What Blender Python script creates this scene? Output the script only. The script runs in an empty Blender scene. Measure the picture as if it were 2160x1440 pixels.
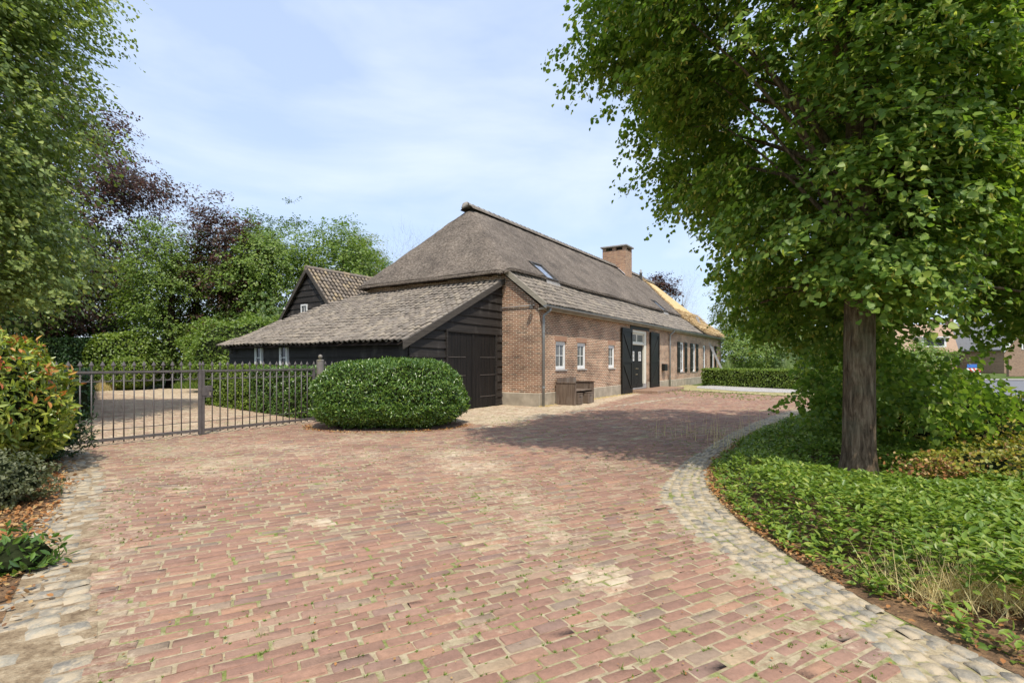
import bpy, math, random
import numpy as np
from mathutils import Vector, Matrix

sc = bpy.context.scene
C = sc.collection
rng = np.random.default_rng(7)
random.seed(7)
R = math.radians

# ------------------------------------------------------------------ camera, world, sun, exposure
cam_d = bpy.data.cameras.new('camera'); cam = bpy.data.objects.new('camera', cam_d); C.objects.link(cam)
cam.location = (0, 0, 1.5); cam.rotation_euler = (R(90), 0, 0)
cam_d.lens = 18.17; cam_d.sensor_width = 36; cam_d.shift_y = 0.0194
cam_d.clip_start = 0.05; cam_d.clip_end = 3000
sc.camera = cam
SUN_AZ = math.atan2(0.2, -0.97)      # direction towards the sun, measured from +Y to +X
SUN_EL = R(60)
w = bpy.data.worlds.new("World"); sc.world = w; w.use_nodes = True
nt = w.node_tree; nt.nodes.clear()
N = nt.nodes.new; L = nt.links.new
out = N('ShaderNodeOutputWorld'); bg = N('ShaderNodeBackground'); bg.inputs['Strength'].default_value = 0.15
sky = N('ShaderNodeTexSky'); sky.sky_type = 'NISHITA'; sky.sun_disc = False
sky.sun_elevation = SUN_EL; sky.sun_rotation = SUN_AZ; sky.air_density = 1.0; sky.dust_density = 1.5; sky.ozone_density = 1.2
tc = N('ShaderNodeTexCoord'); mp = N('ShaderNodeMapping'); mp.inputs['Scale'].default_value = (1.0, 1.0, 3.0)
mp.inputs['Location'].default_value = (0.1, 0.7, 0.1)
nz = N('ShaderNodeTexNoise'); nz.inputs['Scale'].default_value = 1.5; nz.inputs['Detail'].default_value = 6; nz.inputs['Roughness'].default_value = .55; nz.inputs['Distortion'].default_value = .3
cr = N('ShaderNodeValToRGB'); cr.color_ramp.elements[0].position = .40; cr.color_ramp.elements[0].color = (.60,)*3+(1,)
cr.color_ramp.elements[1].position = .70; cr.color_ramp.elements[1].color = (.86,)*3+(1,)
mx = N('ShaderNodeMix'); mx.data_type = 'RGBA'; mx.inputs['B'].default_value = (3.55, 4.3, 5.7, 1)
L(tc.outputs['Generated'], mp.inputs[0]); L(mp.outputs[0], nz.inputs[0]); L(nz.outputs[0], cr.inputs[0])
mx.inputs['Factor'].default_value = .62; L(sky.outputs[0], mx.inputs['A'])
cr.color_ramp.elements[0].position = .47; cr.color_ramp.elements[0].color = (0, 0, 0, 1); cr.color_ramp.elements[1].position = .72; cr.color_ramp.elements[1].color = (.45,)*3+(1,)
mx2 = N('ShaderNodeMix'); mx2.data_type = 'RGBA'; mx2.inputs['B'].default_value = (5.6, 5.85, 6.3, 1)
L(cr.outputs[0], mx2.inputs['Factor']); L(mx.outputs['Result'], mx2.inputs['A']); L(mx2.outputs['Result'], bg.inputs[0]); L(bg.outputs[0], out.inputs[0])
sd = bpy.data.lights.new('sun', 'SUN'); sd.energy = 3.2; sd.angle = R(0.6); sd.color = (1, .94, .83)
so = bpy.data.objects.new('sun', sd); C.objects.link(so)
sv = Vector((math.sin(SUN_AZ) * math.cos(SUN_EL), math.cos(SUN_AZ) * math.cos(SUN_EL), math.sin(SUN_EL)))
so.rotation_euler = sv.to_track_quat('Z', 'Y').to_euler(); so.location = (0, -10, 30)
sc.view_settings.view_transform = 'Standard'; sc.view_settings.look = 'None'
sc.view_settings.exposure = 0.52; sc.view_settings.gamma = 1
sc.render.engine = 'CYCLES'
sc.cycles.max_bounces = 7; sc.cycles.diffuse_bounces = 4; sc.cycles.glossy_bounces = 2; sc.cycles.transmission_bounces = 4
sc.cycles.use_denoising = True
sc.cycles.sample_clamp_indirect = 6

# ------------------------------------------------------------------ materials
class MT:
    def __init__(s, name, rough=.8, spec=.3):
        s.m = bpy.data.materials.new(name); s.m.use_nodes = True; s.t = s.m.node_tree
        s.b = s.t.nodes['Principled BSDF']; s.b.inputs['Roughness'].default_value = rough
        s.b.inputs['Specular IOR Level'].default_value = spec; s.o = s.t.nodes['Material Output']
    def n(s, ty, **k):
        x = s.t.nodes.new('ShaderNode' + ty)
        for a, v in k.items():
            if hasattr(x, a): setattr(x, a, v)
            else: x.inputs[a.replace('_', ' ')].default_value = v
        return x
    def l(s, a, b): s.t.links.new(a, b)
    def math(s, op, a, b=0.0, c=None):
        x = s.t.nodes.new('ShaderNodeMath'); x.operation = op
        for i, v in enumerate((a, b) if c is None else (a, b, c)):
            if isinstance(v, (int, float)): x.inputs[i].default_value = v
            else: s.l(v, x.inputs[i])
        return x.outputs[0]
    def ramp(s, fac, stops, interp='LINEAR'):
        x = s.t.nodes.new('ShaderNodeValToRGB'); e = x.color_ramp.elements; x.color_ramp.interpolation = interp
        for i, (p, c) in enumerate(stops):
            el = e[i] if i < 2 else e.new(p)
            el.position = p; el.color = tuple(c) + (1,) if len(c) == 3 else c
        if fac is not None: s.l(fac, x.inputs[0])
        return x.outputs[0]
    def mix(s, f, a, b, blend='MIX'):
        x = s.t.nodes.new('ShaderNodeMix'); x.data_type = 'RGBA'; x.blend_type = blend
        for k, v in (('Factor', f), ('A', a), ('B', b)):
            if isinstance(v, (int, float)): x.inputs[k].default_value = v
            elif isinstance(v, tuple): x.inputs[k].default_value = v + (1,) if len(v) == 3 else v
            else: s.l(v, x.inputs[k])
        return x.outputs['Result']
    def coord(s, kind='Object', scale=(1, 1, 1), rot=(0, 0, 0)):
        t = s.n('TexCoord'); m = s.n('Mapping'); m.inputs['Scale'].default_value = scale; m.inputs['Rotation'].default_value = rot
        s.l(t.outputs[kind], m.inputs[0]); return m.outputs[0]
    def pos(s, scale=(1, 1, 1)):
        g = s.n('NewGeometry'); m = s.n('Mapping'); m.inputs['Scale'].default_value = scale
        s.l(g.outputs['Position'], m.inputs[0]); return m.outputs[0]
    def noise(s, vec, scale=5, detail=4, rough=.55, dist=0):
        x = s.n('TexNoise'); x.inputs['Scale'].default_value = scale; x.inputs['Detail'].default_value = detail
        x.inputs['Roughness'].default_value = rough; x.inputs['Distortion'].default_value = dist
        if vec is not None: s.l(vec, x.inputs['Vector'])
        return x.outputs[0]
    def island(s):
        return s.n('NewGeometry').outputs['Random Per Island']
    def bump(s, h, strength=.5, dist=.02):
        x = s.n('Bump'); x.inputs['Strength'].default_value = strength; x.inputs['Distance'].default_value = dist
        s.l(h, x.inputs['Height']); s.l(x.outputs[0], s.b.inputs['Normal']); return x.outputs[0]
    def col(s, c):
        if isinstance(c, tuple): s.b.inputs['Base Color'].default_value = c + (1,)
        else: s.l(c, s.b.inputs['Base Color'])

GAIN = {'lime_bracts': 1.4, 'dry_grass': 1.25, 'fallen_leaves': .8, 'young_red_leaves': 1.1, 'pampas_blades': 1.3, 'yellow_green_leaves': 1.4, 'variegated_leaves': .6, 'cream_green_leaves': 1.4, 'glossy_shrub_leaves': 2.2, 'lime_leaves': 3.1, 'left_tree_leaves': 2.6, 'ground_cover_leaves': 1.95, 'bright_leaves': 2.05, 'mid_leaves': 1.7, 'laurel_leaves': 2.1, 'hedge_leaves': 1.8, 'copper_beech_leaves': 1.5, 'birch_leaves': 1.8, 'dark_hedge_leaves': 1.8}
def leaf_mat(name, cols, trans=.35, rough=.42, spec=.45, tint=(1.15, 1.25, .5)):
    m = MT(name, rough, spec)
    r = m.island(); cols = [tuple(v * GAIN.get(name, 1.35) for v in c_) for c_ in cols]
    n = len(cols)
    c = m.ramp(r, [(i / max(1, n - 1), cc) for i, cc in enumerate(cols)])
    g = m.noise(m.pos(), .55, 2)
    c = m.mix(m.math('MULTIPLY', g, .55), c, m.mix(1.0, c, (1.35, 1.2, .8), 'MULTIPLY'))
    m.col(c)
    tr = m.n('BsdfTranslucent'); m.l(m.mix(1.0, c, tint, 'MULTIPLY'), tr.inputs[0])
    ms = m.n('MixShader'); ms.inputs[0].default_value = trans
    m.l(m.b.outputs[0], ms.inputs[1]); m.l(tr.outputs[0], ms.inputs[2]); m.l(ms.outputs[0], m.o.inputs[0])
    return m.m

def plain(name, c, rough=.6, spec=.3, var=.25, scale=6, bump=.15, metal=0):
    m = MT(name, rough, spec); n = m.noise(m.coord(), scale, 5)
    m.col(m.ramp(n, [(.25, tuple(x * (1 - var) for x in c)), (.75, tuple(min(1, x * (1 + var)) for x in c))]))
    m.b.inputs['Metallic'].default_value = metal
    if bump: m.bump(m.noise(m.coord(), scale * 8, 3), bump, .01)
    return m.m

def brick_mat(name, cols, mortar, w=.22, h=.064, jt=.011, seed=0.0, stain=True):
    m = MT(name, .9, .15)
    tcn = m.n('TexCoord'); sp = m.n('SeparateXYZ'); m.l(tcn.outputs['Object'], sp.inputs[0])
    wob = m.noise(m.coord(), 9, 3)
    u = m.math('ADD', sp.outputs[0], sp.outputs[1]); v = sp.outputs[2]
    v = m.math('ADD', v, m.math('MULTIPLY', m.math('SUBTRACT', wob, .5), .014))
    u = m.math('ADD', u, m.math('MULTIPLY', m.math('SUBTRACT', wob, .5), .03))
    row = m.math('FLOOR', m.math('DIVIDE', v, h))
    odd = m.math('MODULO', row, 2.0)
    uu = m.math('ADD', m.math('DIVIDE', u, w), m.math('MULTIPLY', odd, .5))
    # every third-ish brick is a header: use half width ids for some rows
    idx = m.math('FLOOR', uu)
    wn = m.n('TexWhiteNoise'); wn.noise_dimensions = '2D'
    cb = m.n('CombineXYZ'); m.l(idx, cb.inputs[0]); m.l(m.math('ADD', row, seed), cb.inputs[1]); m.l(cb.outputs[0], wn.inputs['Vector'])
    fu = m.math('MULTIPLY', m.math('FRACT', uu), w); fv = m.math('MULTIPLY', m.math('FRACT', m.math('DIVIDE', v, h)), h)
    du = m.math('MINIMUM', fu, m.math('SUBTRACT', w, fu)); dv = m.math('MINIMUM', fv, m.math('SUBTRACT', h, fv))
    dd = m.math('MINIMUM', du, dv)
    dd = m.math('ADD', dd, m.math('MULTIPLY', m.math('SUBTRACT', m.noise(m.coord(), 30, 3), .5), .008))
    mask = m.ramp(m.math('DIVIDE', dd, jt), [(.42, (0, 0, 0)), (.72, (1, 1, 1))])
    n = len(cols)
    bc = m.ramp(wn.outputs['Value'], [(i / (n - 1), c) for i, c in enumerate(cols)])
    bc = m.mix(m.math('MULTIPLY', m.noise(m.coord(), 14, 5), .5), bc, (.42, .27, .18))
    col = m.mix(mask, mortar, bc)
    if stain:
        st = m.ramp(m.noise(m.coord(scale=(.5, .5, .9)), 1.3, 6, .65), [(.35, (.58, .56, .55)), (.5, (.95, .93, .9)), (.62, (1.18, 1.16, 1.12))])
        col = m.mix(1.0, col, st, 'MULTIPLY')
        wh = m.ramp(m.noise(m.coord(), 7, 6, .7), [(.60, (0, 0, 0)), (.75, (.55,) * 3)])
        col = m.mix(wh, col, (.62, .55, .46))
    m.col(col); m.bump(m.math('ADD', mask, m.math('MULTIPLY', m.noise(m.coord(), 60, 3), .35)), .6, .012)
    return m.m

M = {}
M['brick'] = brick_mat('old_brick', [(.17, .075, .05), (.30, .135, .082), (.36, .17, .10), (.21, .095, .062), (.40, .22, .135), (.075, .045, .038), (.33, .15, .092), (.12, .06, .045)], (.74, .62, .475), jt=.0145)
M['brick_red'] = brick_mat('red_brick', [(.15, .09, .06), (.26, .15, .10), (.33, .21, .14), (.21, .12, .08)], (.40, .34, .27), stain=False)
M['plinth'] = plain('plinth_render', (.38, .325, .25), .9, .15, .30, 3)
M['concrete'] = plain('concrete', (.33, .31, .29), .9, .2, .25, 6)
M['white'] = plain('white_paint', (.74, .74, .72), .5, .4, .06, 8, .05)
M['cream'] = plain('cream_paint', (.72, .69, .58), .5, .4, .06, 8, .05)
M['grey_paint'] = plain('grey_painted_metal', (.115, .10, .095), .5, .5, .3, 9, .2)
M['zinc'] = plain('zinc', (.30, .31, .31), .5, .5, .18, 5, .1, .35)
M['lead'] = plain('lead_sheet', (.55, .58, .62), .35, .5, .2, 9, .4, .5)
M['iron'] = plain('wrought_iron', (.06, .055, .05), .7, .3, .3, 20)
M['blackpaint'] = plain('black_green_paint', (.012, .012, .010), .5, .3, .3, 5, .1)
M['steel'] = plain('aluminium', (.62, .63, .65), .4, .5, .1, 9, .05, .6)
M['stone'] = plain('boulder_stone', (.36, .30, .25), .9, .2, .3, 8, .5)
M['brass'] = plain('brass', (.6, .5, .3), .35, .5, .1, 9, 0, .8)
def wood(name, c1, c2, scale=(1, 1, 14), rough=.8, c3=None):
    m = MT(name, rough, .2)
    n = m.noise(m.coord(scale=scale), 2.2, 6, .6, .4)
    c = m.ramp(n, [(.3, c1), (.7, c2)])
    if c3: c = m.mix(m.ramp(m.noise(m.coord(scale=(3, 3, 1.2)), 1.1, 5), [(.52, (0, 0, 0)), (.7, (.75,) * 3)]), c, c3)
    m.col(c); m.bump(n, .35, .01); return m.m
M['tarred'] = wood('tarred_boards', (.014, .012, .011), (.050, .043, .038), (.5, .5, 26), .6, (.085, .075, .068))
M['tarred_door'] = wood('tarred_door_boards', (.008, .008, .008), (.024, .020, .018), (9, 9, .6), .6)
M['verge'] = wood('weathered_verge_board', (.23, .20, .16), (.38, .34, .27), (.8, .8, 20), .8)
M['dark_verge'] = wood('dark_verge_board', (.05, .042, .037), (.11, .095, .08), (.8, .8, 20), .75)
M['old_wood'] = wood('weathered_oak', (.085, .058, .042), (.22, .165, .125), (12, 12, .7), .85, (.25, .21, .17))
m = MT('window_glass', .06, .6); m.col((.022, .026, .03)); M['glass'] = m.m
m = MT('curtain_behind_glass', .12, .5); m.col(m.ramp(m.noise(m.coord(scale=(14, 14, .5)), 2, 2), [(.3, (.05, .055, .06)), (.7, (.22, .22, .21))])); M['curtain'] = m.m
m = MT('yellow_roof_board', .8, .2); n = m.noise(m.coord(), 3, 6); m.col(m.ramp(n, [(.3, (.50, .34, .15)), (.7, (.66, .49, .25))])); m.bump(m.noise(m.coord(scale=(1, 8, 8)), 6, 4), .3, .02); M['board'] = m.m
m = MT('fresh_straw', .8, .2); m.col(m.ramp(m.island(), [(0, (.25, .15, .08)), (.5, (.50, .35, .17)), (1, (.66, .52, .30))])); M['straw'] = m.m
# thatch
m = MT('old_thatch', .95, .1)
n1 = m.noise(m.coord(scale=(1, .35, .35)), 26, 6, .7); n2 = m.noise(m.coord(), 1.1, 5, .6); n3 = m.noise(m.coord(scale=(1, .3, .3)), 70, 3, .7)
c = m.ramp(n1, [(.32, (.062, .051, .044)), (.50, (.175, .147, .125)), (.68, (.33, .285, .24))])
c = m.mix(1.0, c, m.ramp(n2, [(.3, (.62, .61, .60)), (.65, (1.15, 1.12, 1.07))]), 'MULTIPLY')
c = m.mix(m.ramp(n3, [(.58, (0, 0, 0)), (.75, (.6,) * 3)]), c, (.42, .36, .30))
m.col(c); m.bump(m.math('ADD', n1, m.math('MULTIPLY', n3, .6)), .9, .05); M['thatch'] = m.m
def tile_mat(name, cols):
    m = MT(name, .85, .25); r = m.island()
    c = m.ramp(r, [(i / (len(cols) - 1), cc) for i, cc in enumerate(cols)])
    n = m.noise(m.coord(), 18, 5, .65)
    c = m.mix(m.math('MULTIPLY', n, .4), c, (.25, .22, .165))
    c = m.mix(m.ramp(m.noise(m.coord(), 5, 5, .7), [(.52, (0, 0, 0)), (.72, (.6,) * 3)]), c, (.08, .07, .06))
    at = m.n('Attribute'); at.attribute_name = 'trough'
    c = m.mix(m.math('MULTIPLY', at.outputs['Fac'], .85), c, (.028, .025, .021))  # near-black mixed into the tile colour along each trough
    m.col(c); m.bump(n, .3, .01); return m.m
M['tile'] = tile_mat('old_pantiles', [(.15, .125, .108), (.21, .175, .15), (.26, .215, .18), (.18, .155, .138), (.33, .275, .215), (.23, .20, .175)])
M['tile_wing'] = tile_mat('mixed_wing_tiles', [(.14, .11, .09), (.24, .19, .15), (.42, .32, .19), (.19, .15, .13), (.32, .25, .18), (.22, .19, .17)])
M['ridge'] = tile_mat('ridge_tiles', [(.20, .185, .165), (.30, .27, .24), (.36, .33, .29)])
# paving bricks
m = MT('paving_bricks', .88, .2)
r = m.island()
c = m.ramp(r, [(0, (.19, .102, .080)), (.16, (.265, .138, .104)), (.3, (.225, .120, .098)), (.45, (.31, .168, .122)), (.58, (.20, .125, .112)), (.7, (.33, .18, .12)), (.8, (.245, .130, .104)), (.9, (.30, .215, .155)), (.965, (.20, .15, .125)), (1, (.38, .28, .18))])
p = m.pos()
c = m.mix(1.0, c, m.ramp(m.noise(p, 26, 6, .7), [(.3, (.80, .79, .78)), (.7, (1.22, 1.2, 1.18))]), 'MULTIPLY')
c = m.mix(1.0, c, m.ramp(m.noise(p, .9, 4), [(.3, (.82, .80, .80)), (.7, (1.16, 1.15, 1.12))]), 'MULTIPLY')
at = m.n('Attribute'); at.attribute_name = 'sand'
nn = m.math('ADD', m.math('MULTIPLY', m.noise(p, 11, 7, .72), .62), m.math('MULTIPLY', m.noise(p, 1.6, 4, .6), .38))
sm = m.ramp(m.math('ADD', m.math('ADD', nn, m.math('MULTIPLY', m.math('SUBTRACT', m.noise(p, 42, 5, .75), .5), .35)), m.math('MULTIPLY', at.outputs['Fac'], .36)), [(.62, (0, 0, 0)), (.82, (.75,) * 3)])
c = m.mix(.15, c, (.46, .36, .235))
sandc = m.ramp(m.noise(p, 5, 5), [(.3, (.46, .37, .235)), (.7, (.68, .59, .43))])
c = m.mix(sm, c, sandc)
m.col(c); m.bump(m.math('ADD', m.noise(p, 90, 4), m.noise(p, 25, 4)), .6, .006); M['paver'] = m.m
# joints of sand and moss
m = MT('joint_sand', .95, .1); p = m.pos()
sandj = m.ramp(m.noise(p, 14, 6, .7), [(.3, (.22, .165, .10)), (.7, (.50, .42, .28))])
moss = m.ramp(m.noise(p, 30, 5), [(.3, (.10, .13, .03)), (.7, (.26, .28, .09))])
msk = m.ramp(m.noise(p, 3.2, 6, .7), [(.50, (0, 0, 0)), (.62, (1, 1, 1))])
m.col(m.mix(msk, sandj, moss)); m.bump(m.noise(p, 60, 4), .6, .01); M['joint'] = m.m
# granite setts
m = MT('granite_setts', .85, .25); p = m.pos()
c = m.ramp(m.island(), [(0, (.20, .18, .15)), (.4, (.27, .245, .20)), (.7, (.34, .305, .24)), (1, (.24, .21, .165))])
c = m.mix(1.0, c, m.ramp(m.noise(p, 40, 5, .7), [(.3, (.75,) * 3), (.7, (1.2,) * 3)]), 'MULTIPLY')
c = m.mix(m.ramp(m.noise(p, 7, 6, .7), [(.44, (0, 0, 0)), (.56, (.85,) * 3)]), c, (.46, .37, .25))
m.col(c); m.bump(m.noise(p, 60, 4), .6, .008); M['sett'] = m.m
m = MT('soil', .95, .1); p = m.pos()
m.col(m.ramp(m.noise(p, 9, 8, .75), [(.3, (.07, .045, .028)), (.5, (.17, .105, .06)), (.7, (.34, .20, .10))])); m.bump(m.noise(p, 40, 5), .9, .03); M['soil'] = m.m
m = MT('dusty_soil', .95, .1); p = m.pos()
m.col(m.ramp(m.noise(p, 8, 8, .75), [(.3, (.12, .08, .05)), (.48, (.27, .20, .125)), (.68, (.46, .37, .25))])); m.bump(m.noise(p, 40, 5), .9, .02); M['dust'] = m.m
m = MT('ground_grass', .95, .1); p = m.pos()
m.col(m.ramp(m.noise(p, 1.2, 8, .7), [(.3, (.05, .085, .02)), (.55, (.10, .14, .035)), (.75, (.22, .20, .08))])); m.bump(m.noise(p, 20, 5), .9, .05); M['ground'] = m.m
m = MT('dry_verge', .95, .1); p = m.pos()
m.col(m.ramp(m.noise(p, 3, 8, .7), [(.3, (.17, .18, .06)), (.48, (.33, .29, .14)), (.6, (.45, .37, .21)), (.75, (.50, .42, .28))])); m.bump(m.noise(p, 30, 5), .9, .03); M['dry'] = m.m
m = MT('asphalt', .9, .2); p = m.pos()
m.col(m.ramp(m.noise(p, 30, 6), [(.3, (.13, .13, .14)), (.7, (.22, .22, .23))])); M['asphalt'] = m.m
m = MT('white_gravel', .9, .2); p = m.pos()
vo = m.n('TexVoronoi'); vo.inputs['Scale'].default_value = 22; m.l(p, vo.inputs['Vector'])
m.col(m.ramp(vo.outputs['Distance'], [(.05, (.60, .57, .53)), (.5, (.42, .39, .36)), (.8, (.16, .15, .14))])); m.bump(vo.outputs['Distance'], -.8, .03); M['gravel'] = m.m
m = MT('lime_bark', .95, .15); v = m.coord(scale=(3.2, 3.2, .55))
n = m.noise(v, 7, 7, .7, .6); n2 = m.noise(m.coord(), 3, 5)
c = m.ramp(n, [(.34, (.050, .034, .022)), (.5, (.165, .115, .072)), (.66, (.32, .24, .16))]); c = m.mix(m.ramp(n2, [(.5, (0, 0, 0)), (.7, (.4,) * 3)]), c, (.19, .21, .14))
m.col(c); m.bump(n, 1.0, .06); M['bark'] = m.m
M['bark_dark'] = plain('dark_bark', (.07, .055, .045), .95, .1, .4, 9, .6)
M['bark_pale'] = plain('pale_bark', (.30, .27, .24), .95, .1, .4, 9, .6)
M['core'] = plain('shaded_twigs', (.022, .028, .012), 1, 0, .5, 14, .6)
# foliage
M['lime'] = leaf_mat('lime_leaves', [(.030, .056, .012), (.050, .084, .017), (.078, .112, .022), (.040, .070, .015), (.12, .145, .030)], .48, .45, .35)
M['bract'] = leaf_mat('lime_bracts', [(.26, .32, .09), (.40, .44, .17), (.32, .38, .11), (.48, .38, .10)], .45)
M['bright'] = leaf_mat('bright_leaves', [(.045, .082, .015), (.075, .12, .022), (.11, .15, .03), (.062, .102, .022)], .4, .45)
M['mid'] = leaf_mat('mid_leaves', [(.028, .062, .018), (.045, .085, .022), (.065, .105, .03), (.09, .12, .04)], .35, .5)
M['leftlime'] = leaf_mat('left_tree_leaves', [(.055, .082, .030), (.085, .115, .040), (.13, .16, .055), (.066, .092, .03), (.19, .20, .07)], .4, .42)
M['copper'] = leaf_mat('copper_beech_leaves', [(.026, .014, .014), (.045, .022, .018), (.075, .032, .024), (.035, .03, .018), (.04, .045, .02)], .3, .45, .4, (1.5, .7, .5))
M['willow'] = leaf_mat('birch_leaves', [(.085, .115, .035), (.12, .15, .05), (.16, .18, .07)], .4, .5)
M['laurel'] = leaf_mat('laurel_leaves', [(.020, .045, .010), (.036, .074, .013), (.060, .105, .018), (.028, .060, .012), (.105, .15, .026)], .22, .26, .6)
M['beech'] = leaf_mat('hedge_leaves', [(.055, .095, .016), (.09, .135, .022), (.13, .17, .03)], .35, .4)
M['darkhedge'] = leaf_mat('dark_hedge_leaves', [(.012, .032, .011), (.020, .046, .014), (.03, .06, .018)], .2, .4)
M['cover'] = leaf_mat('ground_cover_leaves', [(.045, .085, .016), (.08, .13, .022), (.12, .17, .030), (.06, .105, .018), (.18, .21, .045)], .35, .42)
M['hyper'] = leaf_mat('yellow_green_leaves', [(.12, .15, .025), (.20, .21, .03), (.29, .24, .035), (.10, .14, .03), (.22, .10, .03)], .35, .5)
M['photinia'] = leaf_mat('glossy_shrub_leaves', [(.045, .075, .014), (.08, .11, .018), (.13, .16, .028), (.20, .21, .04)], .3, .3, .55)
M['redleaf'] = leaf_mat('young_red_leaves', [(.40, .22, .05), (.50, .20, .055), (.42, .10, .04), (.52, .34, .09)], .35, .35, .5, (1.1, 1, .8))
M['varieg'] = leaf_mat('variegated_leaves', [(.08, .11, .045), (.17, .20, .10), (.33, .36, .22), (.11, .14, .06)], .3, .45)
M['dryg'] = leaf_mat('dry_grass', [(.50, .40, .20), (.62, .53, .30), (.45, .42, .2)], .3, .6, .2, (1, 1, .8))
M['grass'] = leaf_mat('green_grass', [(.07, .13, .025), (.12, .19, .04), (.20, .24, .07)], .3, .6, .2)
M['pampas'] = leaf_mat('pampas_blades', [(.15, .22, .09), (.24, .31, .15), (.33, .38, .22)], .3, .5)
M['litter'] = leaf_mat('fallen_leaves', [(.38, .16, .06), (.50, .26, .10), (.28, .12, .055), (.60, .42, .2), (.2, .1, .06)], .15, .7, .2, (1, 1, 1))
M['cream_leaf'] = leaf_mat('cream_green_leaves', [(.16, .19, .10), (.24, .27, .16), (.10, .14, .05)], .3, .5)

# ------------------------------------------------------------------ object helpers
def tag(o, label=None, cat=None, group=None, kind=None):
    if label: o['label'] = label
    if cat: o['category'] = cat
    if group: o['group'] = group
    if kind: o['kind'] = kind
    return o
def empty(name, loc=(0, 0, 0), rz=0):
    o = bpy.data.objects.new(name, None); C.objects.link(o); o.location = loc; o.rotation_euler = (0, 0, rz); o.empty_display_size = .2
    return o
class MB:
    def __init__(s): s.v = []; s.f = []
    def box(s, x0, x1, y0, y1, z0, z1):
        x0, x1 = min(x0, x1), max(x0, x1); y0, y1 = min(y0, y1), max(y0, y1); z0, z1 = min(z0, z1), max(z0, z1)
        i = len(s.v); s.v += [(x0, y0, z0), (x1, y0, z0), (x1, y1, z0), (x0, y1, z0), (x0, y0, z1), (x1, y0, z1), (x1, y1, z1), (x0, y1, z1)]
        s.f += [(i, i+3, i+2, i+1), (i+4, i+5, i+6, i+7), (i, i+1, i+5, i+4), (i+1, i+2, i+6, i+5), (i+2, i+3, i+7, i+6), (i+3, i, i+4, i+7)]
        return s
    def poly(s, pts):
        i = len(s.v); s.v += [tuple(p) for p in pts]; s.f.append(tuple(range(i, i + len(pts)))); return s
    def prism(s, pts, off):
        n = len(pts); i = len(s.v); off = Vector(off)
        s.v += [tuple(p) for p in pts] + [tuple(Vector(p) + off) for p in pts]
        s.f.append(tuple(range(i, i + n))[::-1]); s.f.append(tuple(range(i + n, i + 2 * n)))
        for k in range(n): s.f.append((i + k, i + (k + 1) % n, i + n + (k + 1) % n, i + n + k))
        return s
    def bar(s, a, b, w, h, up=(0, 0, 1)):      # rectangular bar between two points
        a, b = Vector(a), Vector(b); d = (b - a).normalized(); u = Vector(up); sd_ = d.cross(u)
        if sd_.length < 1e-4: sd_ = d.cross(Vector((1, 0, 0)))
        sd_.normalize(); u = sd_.cross(d).normalized()
        q = [a + sd_ * w / 2 * i + u * h / 2 * j for i, j in ((-1, -1), (1, -1), (1, 1), (-1, 1))]
        return s.prism(q, b - a)
    def tube(s, pts, r, n=8, cap=True):
        pts = [Vector(p) for p in pts]; rs = r if isinstance(r, (list, tuple)) else [r] * len(pts)
        i0 = len(s.v); ref = None
        for k, p in enumerate(pts):
            d = (pts[min(k + 1, len(pts) - 1)] - pts[max(k - 1, 0)]).normalized()
            if ref is None: ref = d.cross(Vector((0, 0, 1))); ref = d.cross(Vector((1, 0, 0))) if ref.length < .1 else ref
            x = (ref - d * ref.dot(d)).normalized(); y = d.cross(x); ref = x
            for j in range(n):
                t = 2 * math.pi * j / n; s.v.append(tuple(p + (x * math.cos(t) + y * math.sin(t)) * rs[k]))
        for k in range(len(pts) - 1):
            for j in range(n):
                a = i0 + k * n + j; b = i0 + k * n + (j + 1) % n; s.f.append((a, b, b + n, a + n))
        if cap:
            s.f.append(tuple(range(i0, i0 + n))[::-1]); e = i0 + (len(pts) - 1) * n; s.f.append(tuple(range(e, e + n)))
        return s
    def lathe(s, prof, c=(0, 0, 0), n=12, sx=1, sy=1):
        i0 = len(s.v)
        for r, z in prof:
            for j in range(n):
                t = 2 * math.pi * j / n; s.v.append((c[0] + r * math.cos(t) * sx, c[1] + r * math.sin(t) * sy, c[2] + z))
        for k in range(len(prof) - 1):
            for j in range(n):
                a = i0 + k * n + j; b = i0 + k * n + (j + 1) % n; s.f.append((a, b, b + n, a + n))
        s.f.append(tuple(range(i0, i0 + n))[::-1]); e = i0 + (len(prof) - 1) * n; s.f.append(tuple(range(e, e + n)))
        return s
    def build(s, name, mat, parent=None, smooth=False, bevel=0):
        me = bpy.data.meshes.new(name); me.from_pydata(s.v, [], s.f); me.update()
        if smooth: me.polygons.foreach_set('use_smooth', [True] * len(me.polygons))
        me.materials.append(mat if not isinstance(mat, str) else M[mat])
        o = bpy.data.objects.new(name, me); C.objects.link(o)
        if parent is not None: o.parent = parent
        if bevel:
            b = o.modifiers.new('bevel', 'BEVEL'); b.width = bevel; b.segments = 1; b.limit_method = 'ANGLE'
        return o
def box(name, mat, parent, *b, bevel=0): return MB().box(*b).build(name, mat, parent, bevel=bevel)

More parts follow.
